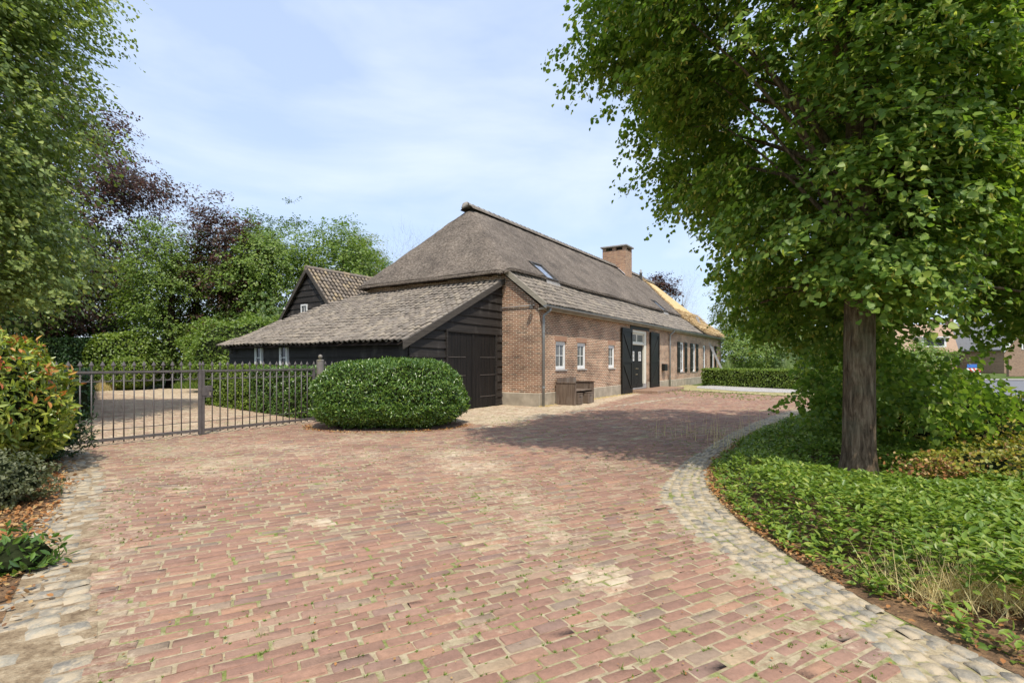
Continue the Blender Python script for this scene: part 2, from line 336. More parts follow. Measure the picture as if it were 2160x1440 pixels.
def np_mesh(name, V, loops, starts, mat, parent=None, smooth=False, attr=None):
    me = bpy.data.meshes.new(name)
    me.vertices.add(len(V)); me.vertices.foreach_set('co', np.ascontiguousarray(V, dtype=np.float32).ravel())
    me.loops.add(len(loops)); me.loops.foreach_set('vertex_index', loops.astype(np.int32))
    me.polygons.add(len(starts)); me.polygons.foreach_set('loop_start', starts.astype(np.int32))
    if smooth: me.polygons.foreach_set('use_smooth', np.ones(len(starts), dtype=bool))
    me.update(calc_edges=True)
    if attr:
        for k, a in attr.items():
            at = me.attributes.new(k, 'FLOAT', 'POINT'); at.data.foreach_set('value', np.ascontiguousarray(a, dtype=np.float32))
    me.materials.append(M[mat] if isinstance(mat, str) else mat)
    o = bpy.data.objects.new(name, me); C.objects.link(o)
    if parent is not None: o.parent = parent
    return o
def scatter(name, tv, tf, P, X, Y, Z, S, mat, parent=None, smooth=False, attr=None, jit=0, blend=None):
    """one mesh of n copies of a template: tv (K,3), frames X,Y,Z (n,3), scale S (n,) or (n,3)"""
    tv = np.array(tv, float); n = len(P); K = len(tv)
    S = np.asarray(S, float); S = S[:, None] * np.ones((1, 3)) if S.ndim == 1 else S
    V = P[:, None, :] + (tv[None, :, 0, None] * (X * S[:, :1])[:, None, :] + tv[None, :, 1, None] * (Y * S[:, 1:2])[:, None, :] + tv[None, :, 2, None] * (Z * S[:, 2:3])[:, None, :])
    if jit: V = V + rng.normal(0, jit, V.shape)
    V = V.reshape(-1, 3)
    ls = np.array([len(f) for f in tf]); lo = np.concatenate([np.array(f) for f in tf])
    loops = (lo[None, :] + (np.arange(n) * K)[:, None]).ravel()
    starts = (np.concatenate([[0], np.cumsum(ls)[:-1]])[None, :] + (np.arange(n) * ls.sum())[:, None]).ravel()
    if attr: attr = {k: (np.tile(a, n) if len(a) == K and K != n else np.repeat(a, K)) for k, a in attr.items()}
    return np_mesh(name, V, loops, starts, mat, parent, smooth, attr)
def unit(a): return a / np.maximum(np.linalg.norm(a, axis=-1, keepdims=True), 1e-9)
def frames(nrm, tip):
    n = unit(nrm); y = tip - n * np.sum(n * tip, -1, keepdims=True); y = unit(y); x = np.cross(y, n); return x, y, n
LEAF = ([(0, 0, 0), (-.34, .30, .06), (-.30, .66, .02), (0, 1, -.10), (.30, .66, .02), (.34, .30, .06)], [(0, 3, 2, 1), (0, 5, 4, 3)])
HEART = ([(0, 0, 0), (-.46, .12, .07), (-.44, .55, .04), (0, 1.02, -.12), (.44, .55, .04), (.46, .12, .07)], [(0, 3, 2, 1), (0, 5, 4, 3)])
LONG = ([(0, 0, 0), (-.17, .32, .04), (-.15, .68, 0), (0, 1, -.12), (.15, .68, 0), (.17, .32, .04)], [(0, 3, 2, 1), (0, 5, 4, 3)])
KITE = ([(0, 0, 0), (-.36, .45, .05), (0, 1, -.06), (.36, .45, .05)], [(0, 2, 1), (0, 3, 2)])
BLADE = ([(-.5, 0, 0), (.5, 0, 0), (.4, .5, .06), (-.4, .5, .06), (.0, 1, .22)], [(0, 1, 2, 3), (3, 2, 4)])
def rnd(n, k=3): return rng.normal(0, 1, (n, k))

# smooth value noise for outlines and surfaces
_g = np.random.default_rng(3).random((32, 32, 32))
def vnoise(P):
    P = np.asarray(P, float); i = np.floor(P).astype(int); f = P - i; f = f * f * (3 - 2 * f); r = 0
    for dx in (0, 1):
        for dy in (0, 1):
            for dz in (0, 1):
                w_ = (f[..., 0] if dx else 1 - f[..., 0]) * (f[..., 1] if dy else 1 - f[..., 1]) * (f[..., 2] if dz else 1 - f[..., 2])
                r = r + w_ * _g[(i[..., 0] + dx) % 32, (i[..., 1] + dy) % 32, (i[..., 2] + dz) % 32]
    return r
def inpoly(x, y, poly):
    r = np.zeros(len(x), bool); n = len(poly)
    for i in range(n):
        x0, y0 = poly[i]; x1, y1 = poly[(i + 1) % n]
        c = ((y0 > y) != (y1 > y)) & (x < (x1 - x0) * (y - y0) / ((y1 - y0) + 1e-12) + x0); r ^= c
    return r
def dist_line(x, y, pts):
    d = np.full(len(x), 1e9)
    for (x0, y0), (x1, y1) in zip(pts[:-1], pts[1:]):
        dx, dy = x1 - x0, y1 - y0; t = np.clip(((x - x0) * dx + (y - y0) * dy) / (dx * dx + dy * dy), 0, 1)
        d = np.minimum(d, np.hypot(x - x0 - t * dx, y - y0 - t * dy))
    return d
def resample(pts, step):
    pts = [Vector((p[0], p[1], 0)) for p in pts]
    # Catmull-Rom smoothing
    q = []
    for i in range(len(pts) - 1):
        p0 = pts[max(i - 1, 0)]; p1 = pts[i]; p2 = pts[i + 1]; p3 = pts[min(i + 2, len(pts) - 1)]
        for k in range(10):
            t = k / 10; q.append(.5 * ((2 * p1) + (p2 - p0) * t + (2 * p0 - 5 * p1 + 4 * p2 - p3) * t * t + (3 * p1 - p0 - 3 * p2 + p3) * t ** 3))
    q.append(pts[-1]); o = [q[0]]; acc = 0
    for a, b in zip(q[:-1], q[1:]):
        l = (b - a).length
        while acc + l >= step:
            a = a + (b - a) * ((step - acc) / l); l = (b - a).length; acc = 0; o.append(a)
        acc += l
    return [(p.x, p.y) for p in o]

# ------------------------------------------------------------------ house frame: a along the long facade, b across, origin at the near corner
C0 = (0.89, 17.03); HD = (.543, .84); HP = (-.84, .543); HROT = math.atan2(.84, .543)
def W(a, b): return (C0[0] + HD[0] * a + HP[0] * b, C0[1] + HD[1] * a + HP[1] * b)

# ------------------------------------------------------------------ setting: ground, paving, setts, beds, road
def sheet(name, pts, z, mat):
    return tag(MB().poly([(x, y, z) for x, y in pts]).build(name, mat), kind='structure')
sheet('ground', [(-900, -300), (900, -300), (900, 1500), (-900, 1500)], -.035, 'ground')
COB_OUT = [(2.05, .6), (1.95, 1.6), (1.88, 2.41), (1.9, 2.69), (1.8, 3.16), (1.68, 3.82), (1.55, 4.7), (1.59, 5.49), (1.86, 6.34), (2.6, 7.75), (3.54, 9.19), (5.03, 11.43), (8.0, 15.2), (11.5, 18.6)]
COB_IN = [(2.65, .6), (2.53, 1.6), (2.43, 2.45), (2.32, 2.78), (2.23, 3.16), (2.14, 3.82), (2.13, 4.84), (2.33, 6.1), (2.8, 7.33), (3.77, 8.93), (5.2, 10.9), (7.89, 14.09), (11.6, 17.6)]
L_OUT = [(-1.55, 1.0), (-1.99, 2.41), (-2.5, 3.04), (-3.05, 3.73), (-4.1, 5.14), (-5.45, 6.87), (-6.85, 8.4), (-8.2, 9.6)]
L_IN = [(-2.5, 1.0), (-2.75, 2.3), (-3.05, 2.95), (-3.55, 3.6), (-4.55, 4.98), (-5.85, 6.6), (-7.2, 8.0), (-8.6, 9.2)]
drive = [(1.9, -2)] + COB_OUT + [(13.5, 20.5), (13.2, 23), (10.5, 28), W(15, -.02), W(0, -.02), W(0, 1.45), W(-4.5, 1.45), W(-4.5, 10.5), (-12, 24), (-15.8, 28.2), (-19.5, 28.4), (-21.1, 25.1), (-10.5, 12.0)] + L_OUT[::-1] + [(-1.3, -2)]
sheet('paving_sand', [(2.5, -2)] + [(x_ + .03, y_ - .03) for x_, y_ in COB_IN] + [(14, 20.5), (13.2, 23), (10.5, 28), W(15, 0), W(0, 0), W(0, 1.5), W(-4.6, 1.5), W(-4.6, 11), (-12, 24), (-15.8, 28.2), (-19.5, 28.4), (-21.3, 25.3), (-10.6, 12.2)] + L_IN[::-1] + [(-2.2, -2)], 0, 'joint')
th = R(29)
ca, sa = math.cos(th), math.sin(th)
bl, bw = .214, .0905
ii, jj = np.meshgrid(np.arange(-170, 190), np.arange(-150, 420))
u = (ii + .5 * (jj % 2)) * bl; v = jj * bw
u = u + rng.normal(0, .05, v.shape[0])[:, None] + .03 * np.sin(v * .9); v = v + .035 * np.sin(u * .55) + .02 * np.sin(u * 1.7 + 2)
u = u.ravel(); v = v.ravel()
x = u * ca - v * sa; y = u * sa + v * ca
keep = inpoly(x, y, drive) & (y > -1.5)
# leave the seams along the borders to half bricks: keep only bricks well inside
x, y = x[keep], y[keep]; n = len(x)
def sand_field(x, y):
    s = np.zeros(len(x))
    for cx, cy, r_, a_ in [(-1.82, 4.84, .22, .9), (-4.3, 7.4, 1.2, .55), (-.5, 7.3, .7, .75), (-1.0, 8.3, .9, .6), (.62, 3.6, .28, .9), (-2.1, 6.3, .5, .4), (.41, 4.44, .25, .7), (-4.0, 6.2, .8, .4), (-2.7, 8.3, 1.0, .45), (1.3, 7.6, .9, .35), (-2.9, 3.5, .5, .6), (-1.2, 9.9, 1.1, .35), (-3.0, 10.2, 1.0, .5), (-5.6, 8.6, 1.2, .5), (1.5, 4.6, .3, .45), (-.3, 2.9, .3, .35), (.1, 5.6, .3, .7), (-6.2, 9.0, .9, .5)]:
        s = np.maximum(s, a_ * np.exp(-((x - cx) ** 2 + (y - cy) ** 2) / r_ ** 2))
    dx, dy = x - C0[0], y - C0[1]; a = dx * HD[0] + dy * HD[1]; b = dx * HP[0] + dy * HP[1]
    st = np.clip((b + 1.9 + .12 * np.minimum(0, -a)) * 2, 0, 1) * (a > -5.4) * np.clip((a + 5.2) * 2, 0, 1)
    s = np.maximum(s, .78 * st)
    court = ((x + 6.34) * .824 - (y - 10.55) * .567) < 0
    s = np.maximum(s, np.where(court & (y > 9), .62, 0))
    # sandy track between gate and the front of the drive
    s = np.maximum(s, .42 * np.exp(-(dist_line(x, y, [(-6, 9.5), (-3, 8.6), (-.4, 7.0), (.2, 4.6)]) / .8) ** 2))
    s = np.maximum(s, .45 * np.exp(-(dist_line(x, y, L_OUT) / .45) ** 2))
    s = np.maximum(s, .28 * np.exp(-(dist_line(x, y, COB_OUT) / .4) ** 2))
    return s
def paver_frames(n):
    a = th + rng.normal(0, .013, n); z = np.stack([rng.normal(0, .012, n), rng.normal(0, .014, n), np.ones(n)], 1)
    xx = np.stack([np.cos(a), np.sin(a), np.zeros(n)], 1); return frames(z, np.cross(z, xx))
hx, hy = .5, .5
tb = [(-.5, -.5, -1), (.5, -.5, -1), (.5, .5, -1), (-.5, .5, -1)]
tm = [(-.5, -.46, -.2), (-.47, -.5, -.2), (.47, -.5, -.2), (.5, -.46, -.2), (.5, .46, -.2), (.47, .5, -.2), (-.47, .5, -.2), (-.5, .46, -.2)]
tt = [(-.48, -.40, .25), (-.45, -.44, .25), (.45, -.44, .25), (.48, -.40, .25), (.48, .40, .25), (.45, .44, .25), (-.45, .44, .25), (-.48, .40, .25)]
tu = [(-.465, -.36, .33), (-.43, -.40, .33), (.43, -.40, .33), (.465, -.36, .33), (.465, .36, .33), (.43, .40, .33), (-.43, .40, .33), (-.465, .36, .33)]
PV = tm + tt + tu
PF = [(k, (k + 1) % 8, 8 + (k + 1) % 8, 8 + k) for k in range(8)] + [(8 + k, 8 + (k + 1) % 8, 16 + (k + 1) % 8, 16 + k) for k in range(8)] + [tuple(range(16, 24))]
X_, Y_, Z_ = paver_frames(n)
P = np.stack([x + rng.normal(0, .004, n), y + rng.normal(0, .003, n), rng.normal(-.003, .0018, n) + .004 * (vnoise(np.stack([x * .8, y * .8, x * 0], 1)) - .5)], 1)
S = np.stack([rng.normal(.200, .0065, n), rng.normal(.0815, .003, n), np.full(n, .022)], 1)
tag(scatter('brick_paving', PV, PF, P, X_, Y_, Z_, S, 'paver', attr={'sand': sand_field(x, y)}, jit=.0018), kind='structure')
# granite setts along the curving edges
def setts(name, A, B, rows, size, skip=0):
    A = resample(A, size); B = resample(B, size * .98); n = min(len(A), len(B)); P = []; D = []
    for k in range(n - 1):
        ax, ay = A[k]; t = k / (n - 1); kb = int(t * (len(B) - 1)); bx, by = B[kb]
        tx, ty = A[k + 1][0] - ax, A[k + 1][1] - ay
        for r_ in range(rows):
            f = (r_ + .5) / rows; o = .5 * (r_ % 2)
            if random.random() < skip: continue
            P.append((ax + (bx - ax) * f + tx * o, ay + (by - ay) * f + ty * o)); D.append((tx, ty, math.hypot(bx - ax, by - ay) / rows))
    P = np.array(P) + rng.normal(0, .008, (len(P), 2)); D = np.array(D); n = len(P)
    yy = np.stack([D[:, 0], D[:, 1], np.zeros(n)], 1) + rnd(n) * .016; z = np.stack([rng.normal(0, .028, n), rng.normal(0, .028, n), np.ones(n)], 1)
    X, Y, Z = frames(z, yy)
    V = []; F = []
    g = [-.5, -.42, 0, .42, .5]
    for j, b in enumerate(g):
        for i, a in enumerate(g):
            e = (abs(i - 2) == 2) + (abs(j - 2) == 2); k = .93 if e == 2 else 1
            V.append((a * k, b * k, (.34 if e == 0 else -.25) if not (abs(i - 2) == 1 and abs(j - 2) == 1) else .30))
    V[12] = (0, 0, .40)
    for j in range(4):
        for i in range(4): q = j * 5 + i; F.append((q, q + 1, q + 6, q + 5))
    S = np.stack([np.minimum(D[:, 2], size * 1.25) * rng.uniform(.74, .93, n), size * rng.uniform(.74, .94, n), np.full(n, .024)], 1)
    Pz = np.concatenate([P, rng.normal(.0, .0045, (n, 1))], 1)
    return tag(scatter(name, V, F, Pz, X, Y, Z, S, 'sett', smooth=False, jit=.003), kind='structure')
setts('granite_kerb_setts', COB_OUT, COB_IN, 5, .118)
sheet('dusty_edge', [(x_ + .06, y_) for x_, y_ in L_OUT] + L_IN[::-1], .003, 'dust')
setts('granite_edge_setts', L_OUT, L_IN, 4, .15, .22)
o = W(-5.6, -1.45); q = W(7.5, -2.6)
setts('granite_gutter_setts', [o, W(0, -1.75), q], [(o[0] + .15, o[1] - .22), (W(0, -1.75)[0] + .15, W(0, -1.75)[1] - .22), (q[0] + .15, q[1] - .22)], 2, .16, .35)
# planting beds
bedR = COB_IN + [(14, 17.5), (17, 14.5), (15.5, 10), (14, .6)]
sheet('planting_bed', bedR, .004, 'soil')
sheet('left_planting_bed', [(x_ + .12, y_ + .02) for x_, y_ in L_IN] + [(-11, 12), (-22, 24.8), (-30, 22), (-22, .9)], .006, 'soil')
sheet('verge_grass', [(11.4, 22.4), (14.2, 22.6), (14.3, 24.6), (12.6, 27.5), W(18.6, -.05), W(13.5, -.05), W(12.2, -1.6)], .022, 'dry')
sheet('gravel_strip', [(10.2, 28.6), (11.3, 25.4), (13.4, 23.9), (14.9, 23.6), (16.2, 24.8), (12.1, 31.4), (11.0, 30.6)], .034, 'gravel')
sheet('road', [(15.5, 15.2), (19.3, 20.8), (26, 33.5), (30, 39), (36, 40), (75, 39), (75, 5), (22, 5)], .012, 'asphalt')
sheet('pavement', [(25, 34.5), (29.6, 40.2), (75, 40.2), (75, 43), (28, 43)], .05, 'concrete')

def tufts(name, P, h, wdt, blades, mat, spread=.5, droop=.2, smooth=False, kind='stuff', parent=None, lab=None, cat=None):
    n = len(P); k = blades; Pn = np.repeat(P, k, 0) + np.concatenate([rng.normal(0, 1, (n * k, 2)) * np.repeat(np.atleast_1d(h) * np.ones(n), k)[:, None] * .18, np.zeros((n * k, 1))], 1)
    tip = np.stack([rng.normal(0, spread, n * k), rng.normal(0, spread, n * k), np.ones(n * k)], 1); tip = unit(tip)
    nr = np.cross(tip, unit(rnd(n * k))); X, Y, Z = frames(nr, tip)
    hh = np.repeat(np.atleast_1d(h) * np.ones(n), k) * rng.uniform(.5, 1.2, n * k)
    o = scatter(name, BLADE[0], BLADE[1], Pn, X, Y, Z, np.stack([np.full(n * k, wdt), hh, hh], 1), mat, parent)
    return tag(o, lab, cat, None, kind) if kind else o
# little grass tufts in the joints
n = 9000
u_ = rng.uniform(0, 1, n) ** .8; yy = 2.1 + u_ * 12; xx = rng.uniform(-1, 1, n) * yy
den = vnoise(np.stack([xx * .9, yy * .9, yy * 0 + 5], 1)) + .22 * (xx > -.5) - .15 * (yy > 6)
k = inpoly(xx, yy, drive) & (den > .54)
rr = np.round((-xx * sa + yy * ca) / bw) + .5
vv = rr * bw + rng.normal(0, .006, n); uu = xx * ca + yy * sa
px = uu * ca - vv * sa; py = uu * sa + vv * ca
tufts('joint_grass', np.stack([px, py, np.full(n, .002)], 1)[k], rng.uniform(.009, .027, k.sum()), .004, 10, 'grass', .9, lab='small green grass tufts growing in the joints of the brick drive', cat='grass')

# ------------------------------------------------------------------ farmhouse
H = tag(empty('farmhouse', (C0[0], C0[1], 0), HROT), 'long brick farmhouse with a hipped thatched roof, stripped at its far end', 'farmhouse')
HL = 29.3; EZ = 3.36
holes = [(1.16, 1.98, 1.20, 2.21), (2.90, 3.68, 1.21, 2.21), (5.93, 6.66, 1.21, 2.19), (8.62, 11.02, .16, 3.02),
         (17.15, 18.15, .85, 2.68), (20.25, 21.1, .83, 2.67), (23.2, 24.1, .55, 2.64), (26.15, 26.98, .8, 2.64)]
def wall(mb, a0, a1, z0, z1, holes, depth=.16):
    xs = sorted({a0, a1} | {h for q in holes for h in q[:2]}); zs = sorted({z0, z1} | {h for q in holes for h in q[2:]})
    zs = [z for z in zs if z0 <= z <= z1]
    for i in range(len(xs) - 1):
        for j in range(len(zs) - 1):
            cx, cz = (xs[i] + xs[i + 1]) / 2, (zs[j] + zs[j + 1]) / 2
            if any(h[0] < cx < h[1] and h[2] < cz < h[3] for h in holes): continue
            mb.poly([(xs[i], 0, zs[j]), (xs[i + 1], 0, zs[j]), (xs[i + 1], 0, zs[j + 1]), (xs[i], 0, zs[j + 1])])
    for h in holes:
        q = [(h[0], h[2]), (h[1], h[2]), (h[1], h[3]), (h[0], h[3])]
        for k in range(4):
            (p0, q0), (p1, q1) = q[k], q[(k + 1) % 4]
            mb.poly([(p0, 0, q0), (p1, 0, q1), (p1, depth, q1), (p0, depth, q0)])
mb = MB(); wall(mb, 0, HL, .44, EZ, holes)
mb.poly([(0, 0, .44), (0, 0, EZ), (0, 1.47, 4.55), (0, 8.2, 4.62), (0, 8.2, .44)])
mb.poly([(HL, 0, .44), (HL, 8.2, .44), (HL, 8.2, 4.4), (HL, 1.47, 4.4), (HL, 0, EZ)])
mb.poly([(0, 8.2, .44), (0, 8.2, 4.62), (HL, 8.2, 4.62), (HL, 8.2, .44)])
mb.build('brick_walls', 'brick', H)
mb = MB()
for s0, s1 in ((-.02, 8.60), (11.04, HL + .02)): mb.box(s0, s1, -.022, .05, -.05, .44)
mb.box(-.022, .05, .05, 8.2, -.05, .44)
mb.build('plinth', 'plinth', H, bevel=.012)
# soldier courses over the small windows: thin brick on edge
mbm = brick_mat('soldier_brick', [(.30, .13, .08), (.40, .19, .11), (.34, .15, .10), (.46, .25, .15)], (.55, .45, .34), w=.068, h=.2, jt=.011, stain=False)
for h in holes[:3]:
    box('window_arch', mbm, H, h[0] - .06, h[1] + .06, -.006, .05, h[3] + .004, h[3] + .2)
def window(a0, a1, z0, z1, cols=2, rows=2, frame=.075, mat='white', y=.06, sill=True, glass='glass', thick=.07):
    mb = MB(); e = .003
    mb.box(a0 + e, a0 + frame, y, y + thick, z0 + e, z1 - e); mb.box(a1 - frame, a1 - e, y, y + thick, z0 + e, z1 - e)
    mb.box(a0 + frame, a1 - frame, y, y + thick, z1 - frame, z1 - e); mb.box(a0 + frame, a1 - frame, y, y + thick, z0 + e, z0 + frame)
    fr = mb.build('window', mat, H, bevel=.006)
    mb = MB(); i0, i1, j0, j1 = a0 + frame, a1 - frame, z0 + frame, z1 - frame
    s = .038
    mb.box(i0 + .002, i0 + s, y + .018, y + .052, j0 + .002, j1 - .002); mb.box(i1 - s, i1 - .002, y + .018, y + .052, j0 + .002, j1 - .002)
    mb.box(i0 + s, i1 - s, y + .018, y + .052, j0 + .002, j0 + s); mb.box(i0 + s, i1 - s, y + .018, y + .052, j1 - s, j1 - .002)
    for c_ in range(1, cols): x = i0 + (i1 - i0) * c_ / cols; mb.box(x - .013, x + .013, y + .022, y + .05, j0 + s, j1 - s)
    for r_ in range(1, rows): z = j0 + (j1 - j0) * r_ / rows; mb.box(i0 + s, i1 - s, y + .024, y + .048, z - .013, z + .013)
    mb.build('sash', mat, fr)
    box('pane', glass, fr, i0 + .004, i1 - .004, y + .036, y + .044, j0 + .004, j1 - .004)
    if sill: box('sill', 'grey_paint' if mat == 'grey' else 'concrete', fr, a0 - .03, a1 + .03, -.035, y, z0 - .045, z0 - .002, bevel=.006)
    return fr
for h in holes[:3]: window(*h, y=.045, frame=.095, glass='curtain')
for h in (holes[4], holes[5], holes[7]): window(*h, cols=2, rows=3, frame=.09, glass='curtain')
window(*holes[6], cols=1, rows=2, frame=.09, sill=False, glass='curtain')
# entrance: frame, transom light, double door
a0, a1, z0, z1 = holes[3]
mb = MB()
mb.box(a0 + .003, a0 + .16, .04, .2, z0, z1 - .003); mb.box(a1 - .30, a1 - .003, .04, .2, z0 + .22, z1 - .003); mb.box(a0 + .16, a1 - .30, .04, .2, z1 - .16, z1 - .003)
mb.box(a0 + .16, a1 - .30, .05, .19, 2.30, 2.40)
dfm = mb.build('door_frame', 'cream', H, bevel=.012)
box('frame_foot', 'concrete', dfm, a1 - .31, a1 - .003, .03, .21, .02, z0 + .22)
i0, i1 = a0 + .16, a1 - .30
mb = MB(); mid = (i0 + i1) / 2
for p0, p1 in ((i0 + .003, mid - .002), (mid + .002, i1 - .003)):
    mb.box(p0, p0 + .06, .10, .15, 2.402, z1 - .163); mb.box(p1 - .06, p1, .10, .15, 2.402, z1 - .163); mb.box(p0 + .06, p1 - .06, .10, .15, 2.402, 2.46); mb.box(p0 + .06, p1 - .06, .10, .15, z1 - .22, z1 - .163)
tl = mb.build('transom_light', 'cream', H)
box('pane', 'curtain', tl, i0 + .05, i1 - .05, .12, .13, 2.41, z1 - .18)
for k, (p0, p1) in enumerate(((i0 + .004, mid - .003), (mid + .003, i1 - .004))):
    mb = MB(); mb.box(p0, p1, .14, .19, z0 + .05, 2.297)
    for q in range(1, 6): x = p0 + (p1 - p0) * q / 6; mb.box(x - .004, x + .004, .134, .14, z0 + .22, 2.28)
    mb.box(p0 + .01, p1 - .01, .12, .139, z0 + .06, z0 + .24)
    dr = mb.build('door', 'blackpaint', H)
    c_ = (p0 + p1) / 2; mb = MB()
    for q0, q1, r0, r1 in ((c_ - .16, c_ - .125, 1.52, 1.98), (c_ + .125, c_ + .16, 1.52, 1.98), (c_ - .125, c_ + .125, 1.52, 1.555), (c_ - .125, c_ + .125, 1.945, 1.98), (c_ - .014, c_ + .014, 1.555, 1.945), (c_ - .125, c_ - .014, 1.735, 1.765), (c_ + .014, c_ + .125, 1.735, 1.765)): mb.box(q0, q1, .110, .138, r0, r1)
    dw = mb.build('door_window', 'white', dr)
    hx_ = p1 - .07 if k == 0 else p0 + .07
    MB().tube([(hx_, .125, 1.15), (hx_, .08, 1.15), (hx_ + (-.1 if k == 0 else .1), .08, 1.15)], .011, 6).build('door_handle', 'brass', dr)
    MB().lathe([(.0, -.02), (.02, -.015), (.025, 0), (.02, .015), (0, .02)], (hx_, .11, .86), 8).build('lock_knob', 'brass', dr)
box('threshold', 'concrete', H, a0 + .16, a1 - .30, .02, .2, .15, z0 + .045)
box('door_lintel', 'blackpaint', H, a0 - .06, a1 + .25, -.03, .05, 3.03, EZ - .02, bevel=.006)
def shutter(a0, a1, z0, z1, brace=1, y=-.06):
    mb = MB(); n = max(2, round((a1 - a0) / .16))
    for k in range(n):
        x0 = a0 + (a1 - a0) * k / n; mb.box(x0 + .0015, x0 + (a1 - a0) / n - .0015, y, y + .028, z0, z1)
    s = mb.build('shutter', 'blackpaint', H)
    mb = MB(); t = .11; yy0, yy1 = y - .028, y - .001
    mb.box(a0, a0 + t, yy0, yy1, z0, z1); mb.box(a1 - t, a1, yy0, yy1, z0, z1)
    zm = (z0 + z1) / 2
    for zc in ((z0, z0 + .2), (zm - .09, zm + .09), (z1 - .17, z1)): mb.box(a0 + t, a1 - t, yy0, yy1, *zc)
    mb.build('shutter_frame', 'blackpaint', s)
    mb = MB()
    for q0, q1 in ((z0 + .2, zm - .09), (zm + .09, z1 - .17)):
        p = (a0 + t + .03, y - .016, q1 - .03); r_ = (a1 - t - .03, y - .016, q0 + .03)
        if brace < 0: p = (a1 - t - .03, y - .016, q1 - .03); r_ = (a0 + t + .03, y - .016, q0 + .03)
        mb.bar(p, r_, .024, .085, (0, 0, 1))
    mb.build('brace', 'blackpaint', s)
    return s
shutter(7.28, 8.58, .04, 3.02, 1, -.09); shutter(11.32, 12.75, .10, 3.0, -1, -.09)
def small_shutter(a0, a1, z0, z1, y=-.04):
    mb = MB(); mb.box(a0, a1, y, y + .03, z0, z1); s = mb.build('shutter', 'blackpaint', H, bevel=.004)
    for z in (z0 + .06, (z0 + z1) / 2, z1 - .18): box('ledge', 'blackpaint', s, a0 + .03, a1 - .03, y - .02, y - .001, z, z + .12)
    for z in (z0 + .25, z1 - .3): MB().tube([(a0 + .02, y - .03, z), (a1 - .05, y - .03, z)], .012, 5).build('strap_hinge', 'zinc', s)
for a0, a1 in ((16.55, 17.12), (18.20, 18.8), (19.62, 20.2), (21.15, 21.72), (25.5, 26.1), (27.03, 27.6)): small_shutter(a0, a1, .84, 2.68)
# front step
mb = MB(); mb.box(8.7, 13.3, -1.25, -.025, -.03, .15); mb.build('front_step', 'brick_red', H, bevel=.015)
# thatched roof
T0 = -.35; RB = 4.72; RZ = 8.0
def roof_h(a, b):
    f = 4.66 + (b - 1.15) * (RZ - 4.66) / (RB - 1.15)
    l_ = 4.62 + (8.5 - b) * (RZ - 4.62) / (8.5 - RB)
    h1 = 4.60 + (a + .35) * (RZ - 4.6) / 2.75
    h2 = 4.45 + (HL + .35 - a) * (RZ - 4.45) / 2.75
    k = 5.0
    m_ = -np.log(np.exp(-k * f) + np.exp(-k * l_) + np.exp(-k * h1) + np.exp(-k * h2)) / k
    return m_
nA, nB = 500, 124
ga = np.linspace(-.38, HL + .38, nA); gb = np.linspace(1.12, 8.53, nB)
AA, BB = np.meshgrid(ga, gb, indexing='ij')
ZZ = roof_h(AA, BB)
bound = 21.9 + (BB - 1.2) * .42 + .25 * (vnoise(np.stack([BB * 3, BB * 0, BB * 0], -1)) - .5)
front = BB < RB + .05
nzv = vnoise(np.stack([AA * 2.2, BB * 2.2, ZZ], -1)) * .05 + vnoise(np.stack([AA * 7, BB * 4, ZZ], -1)) * .035 + vnoise(np.stack([AA * 19, BB * 12, ZZ], -1)) * .02
ZT = ZZ + nzv - .04
# slight wave of the lower edge
ZT += (.05 + .02 * np.sin(AA * .8)) * np.clip((2.2 - BB), 0, 1)
valid = (~front) & (AA < HL - 2.2) | (AA < bound)
for s0_ in (2.55, 17.6): valid &= ~((AA > s0_ - .05) & (AA < s0_ + 1.0) & (BB < 1.95))
V = []; idx = -np.ones(AA.shape, int)
cell = valid[:-1, :-1] & valid[1:, :-1] & valid[1:, 1:] & valid[:-1, 1:]
use = np.zeros(AA.shape, bool); use[:-1, :-1] |= cell; use[1:, :-1] |= cell; use[1:, 1:] |= cell; use[:-1, 1:] |= cell
idx[use] = np.arange(use.sum()); top = np.stack([AA[use], BB[use], ZT[use]], 1)
# underside shifted inwards and down
ia = AA[use]; ib = BB[use]
bot = np.stack([np.clip(ia, -.02, HL + .02), np.clip(ib, 1.62, 8.2), ZT[use] - .30], 1)
bot[:, 2] += .20 * ((ia < -.1) | (ib < 1.3) | (ib > 8.4))
nT = len(top); F = []; cnt = {}
ci, cj = np.nonzero(cell)
q = np.stack([idx[ci, cj], idx[ci + 1, cj], idx[ci + 1, cj + 1], idx[ci, cj + 1]], 1)
edges = np.concatenate([q[:, [0, 1]], q[:, [1, 2]], q[:, [2, 3]], q[:, [3, 0]]]); key = np.sort(edges, 1); kk = key[:, 0] * 10 ** 7 + key[:, 1]
uq, first, c_ = np.unique(kk, return_index=True, return_counts=True); be = edges[first[c_ == 1]]
side = np.stack([be[:, 1], be[:, 0], be[:, 0] + nT, be[:, 1] + nT], 1)
allq = np.concatenate([q, q[:, ::-1] + nT, side]); 
np_mesh('thatched_roof', np.concatenate([top, bot]), allq.ravel(), np.arange(len(allq)) * 4, 'thatch', H, smooth=False)
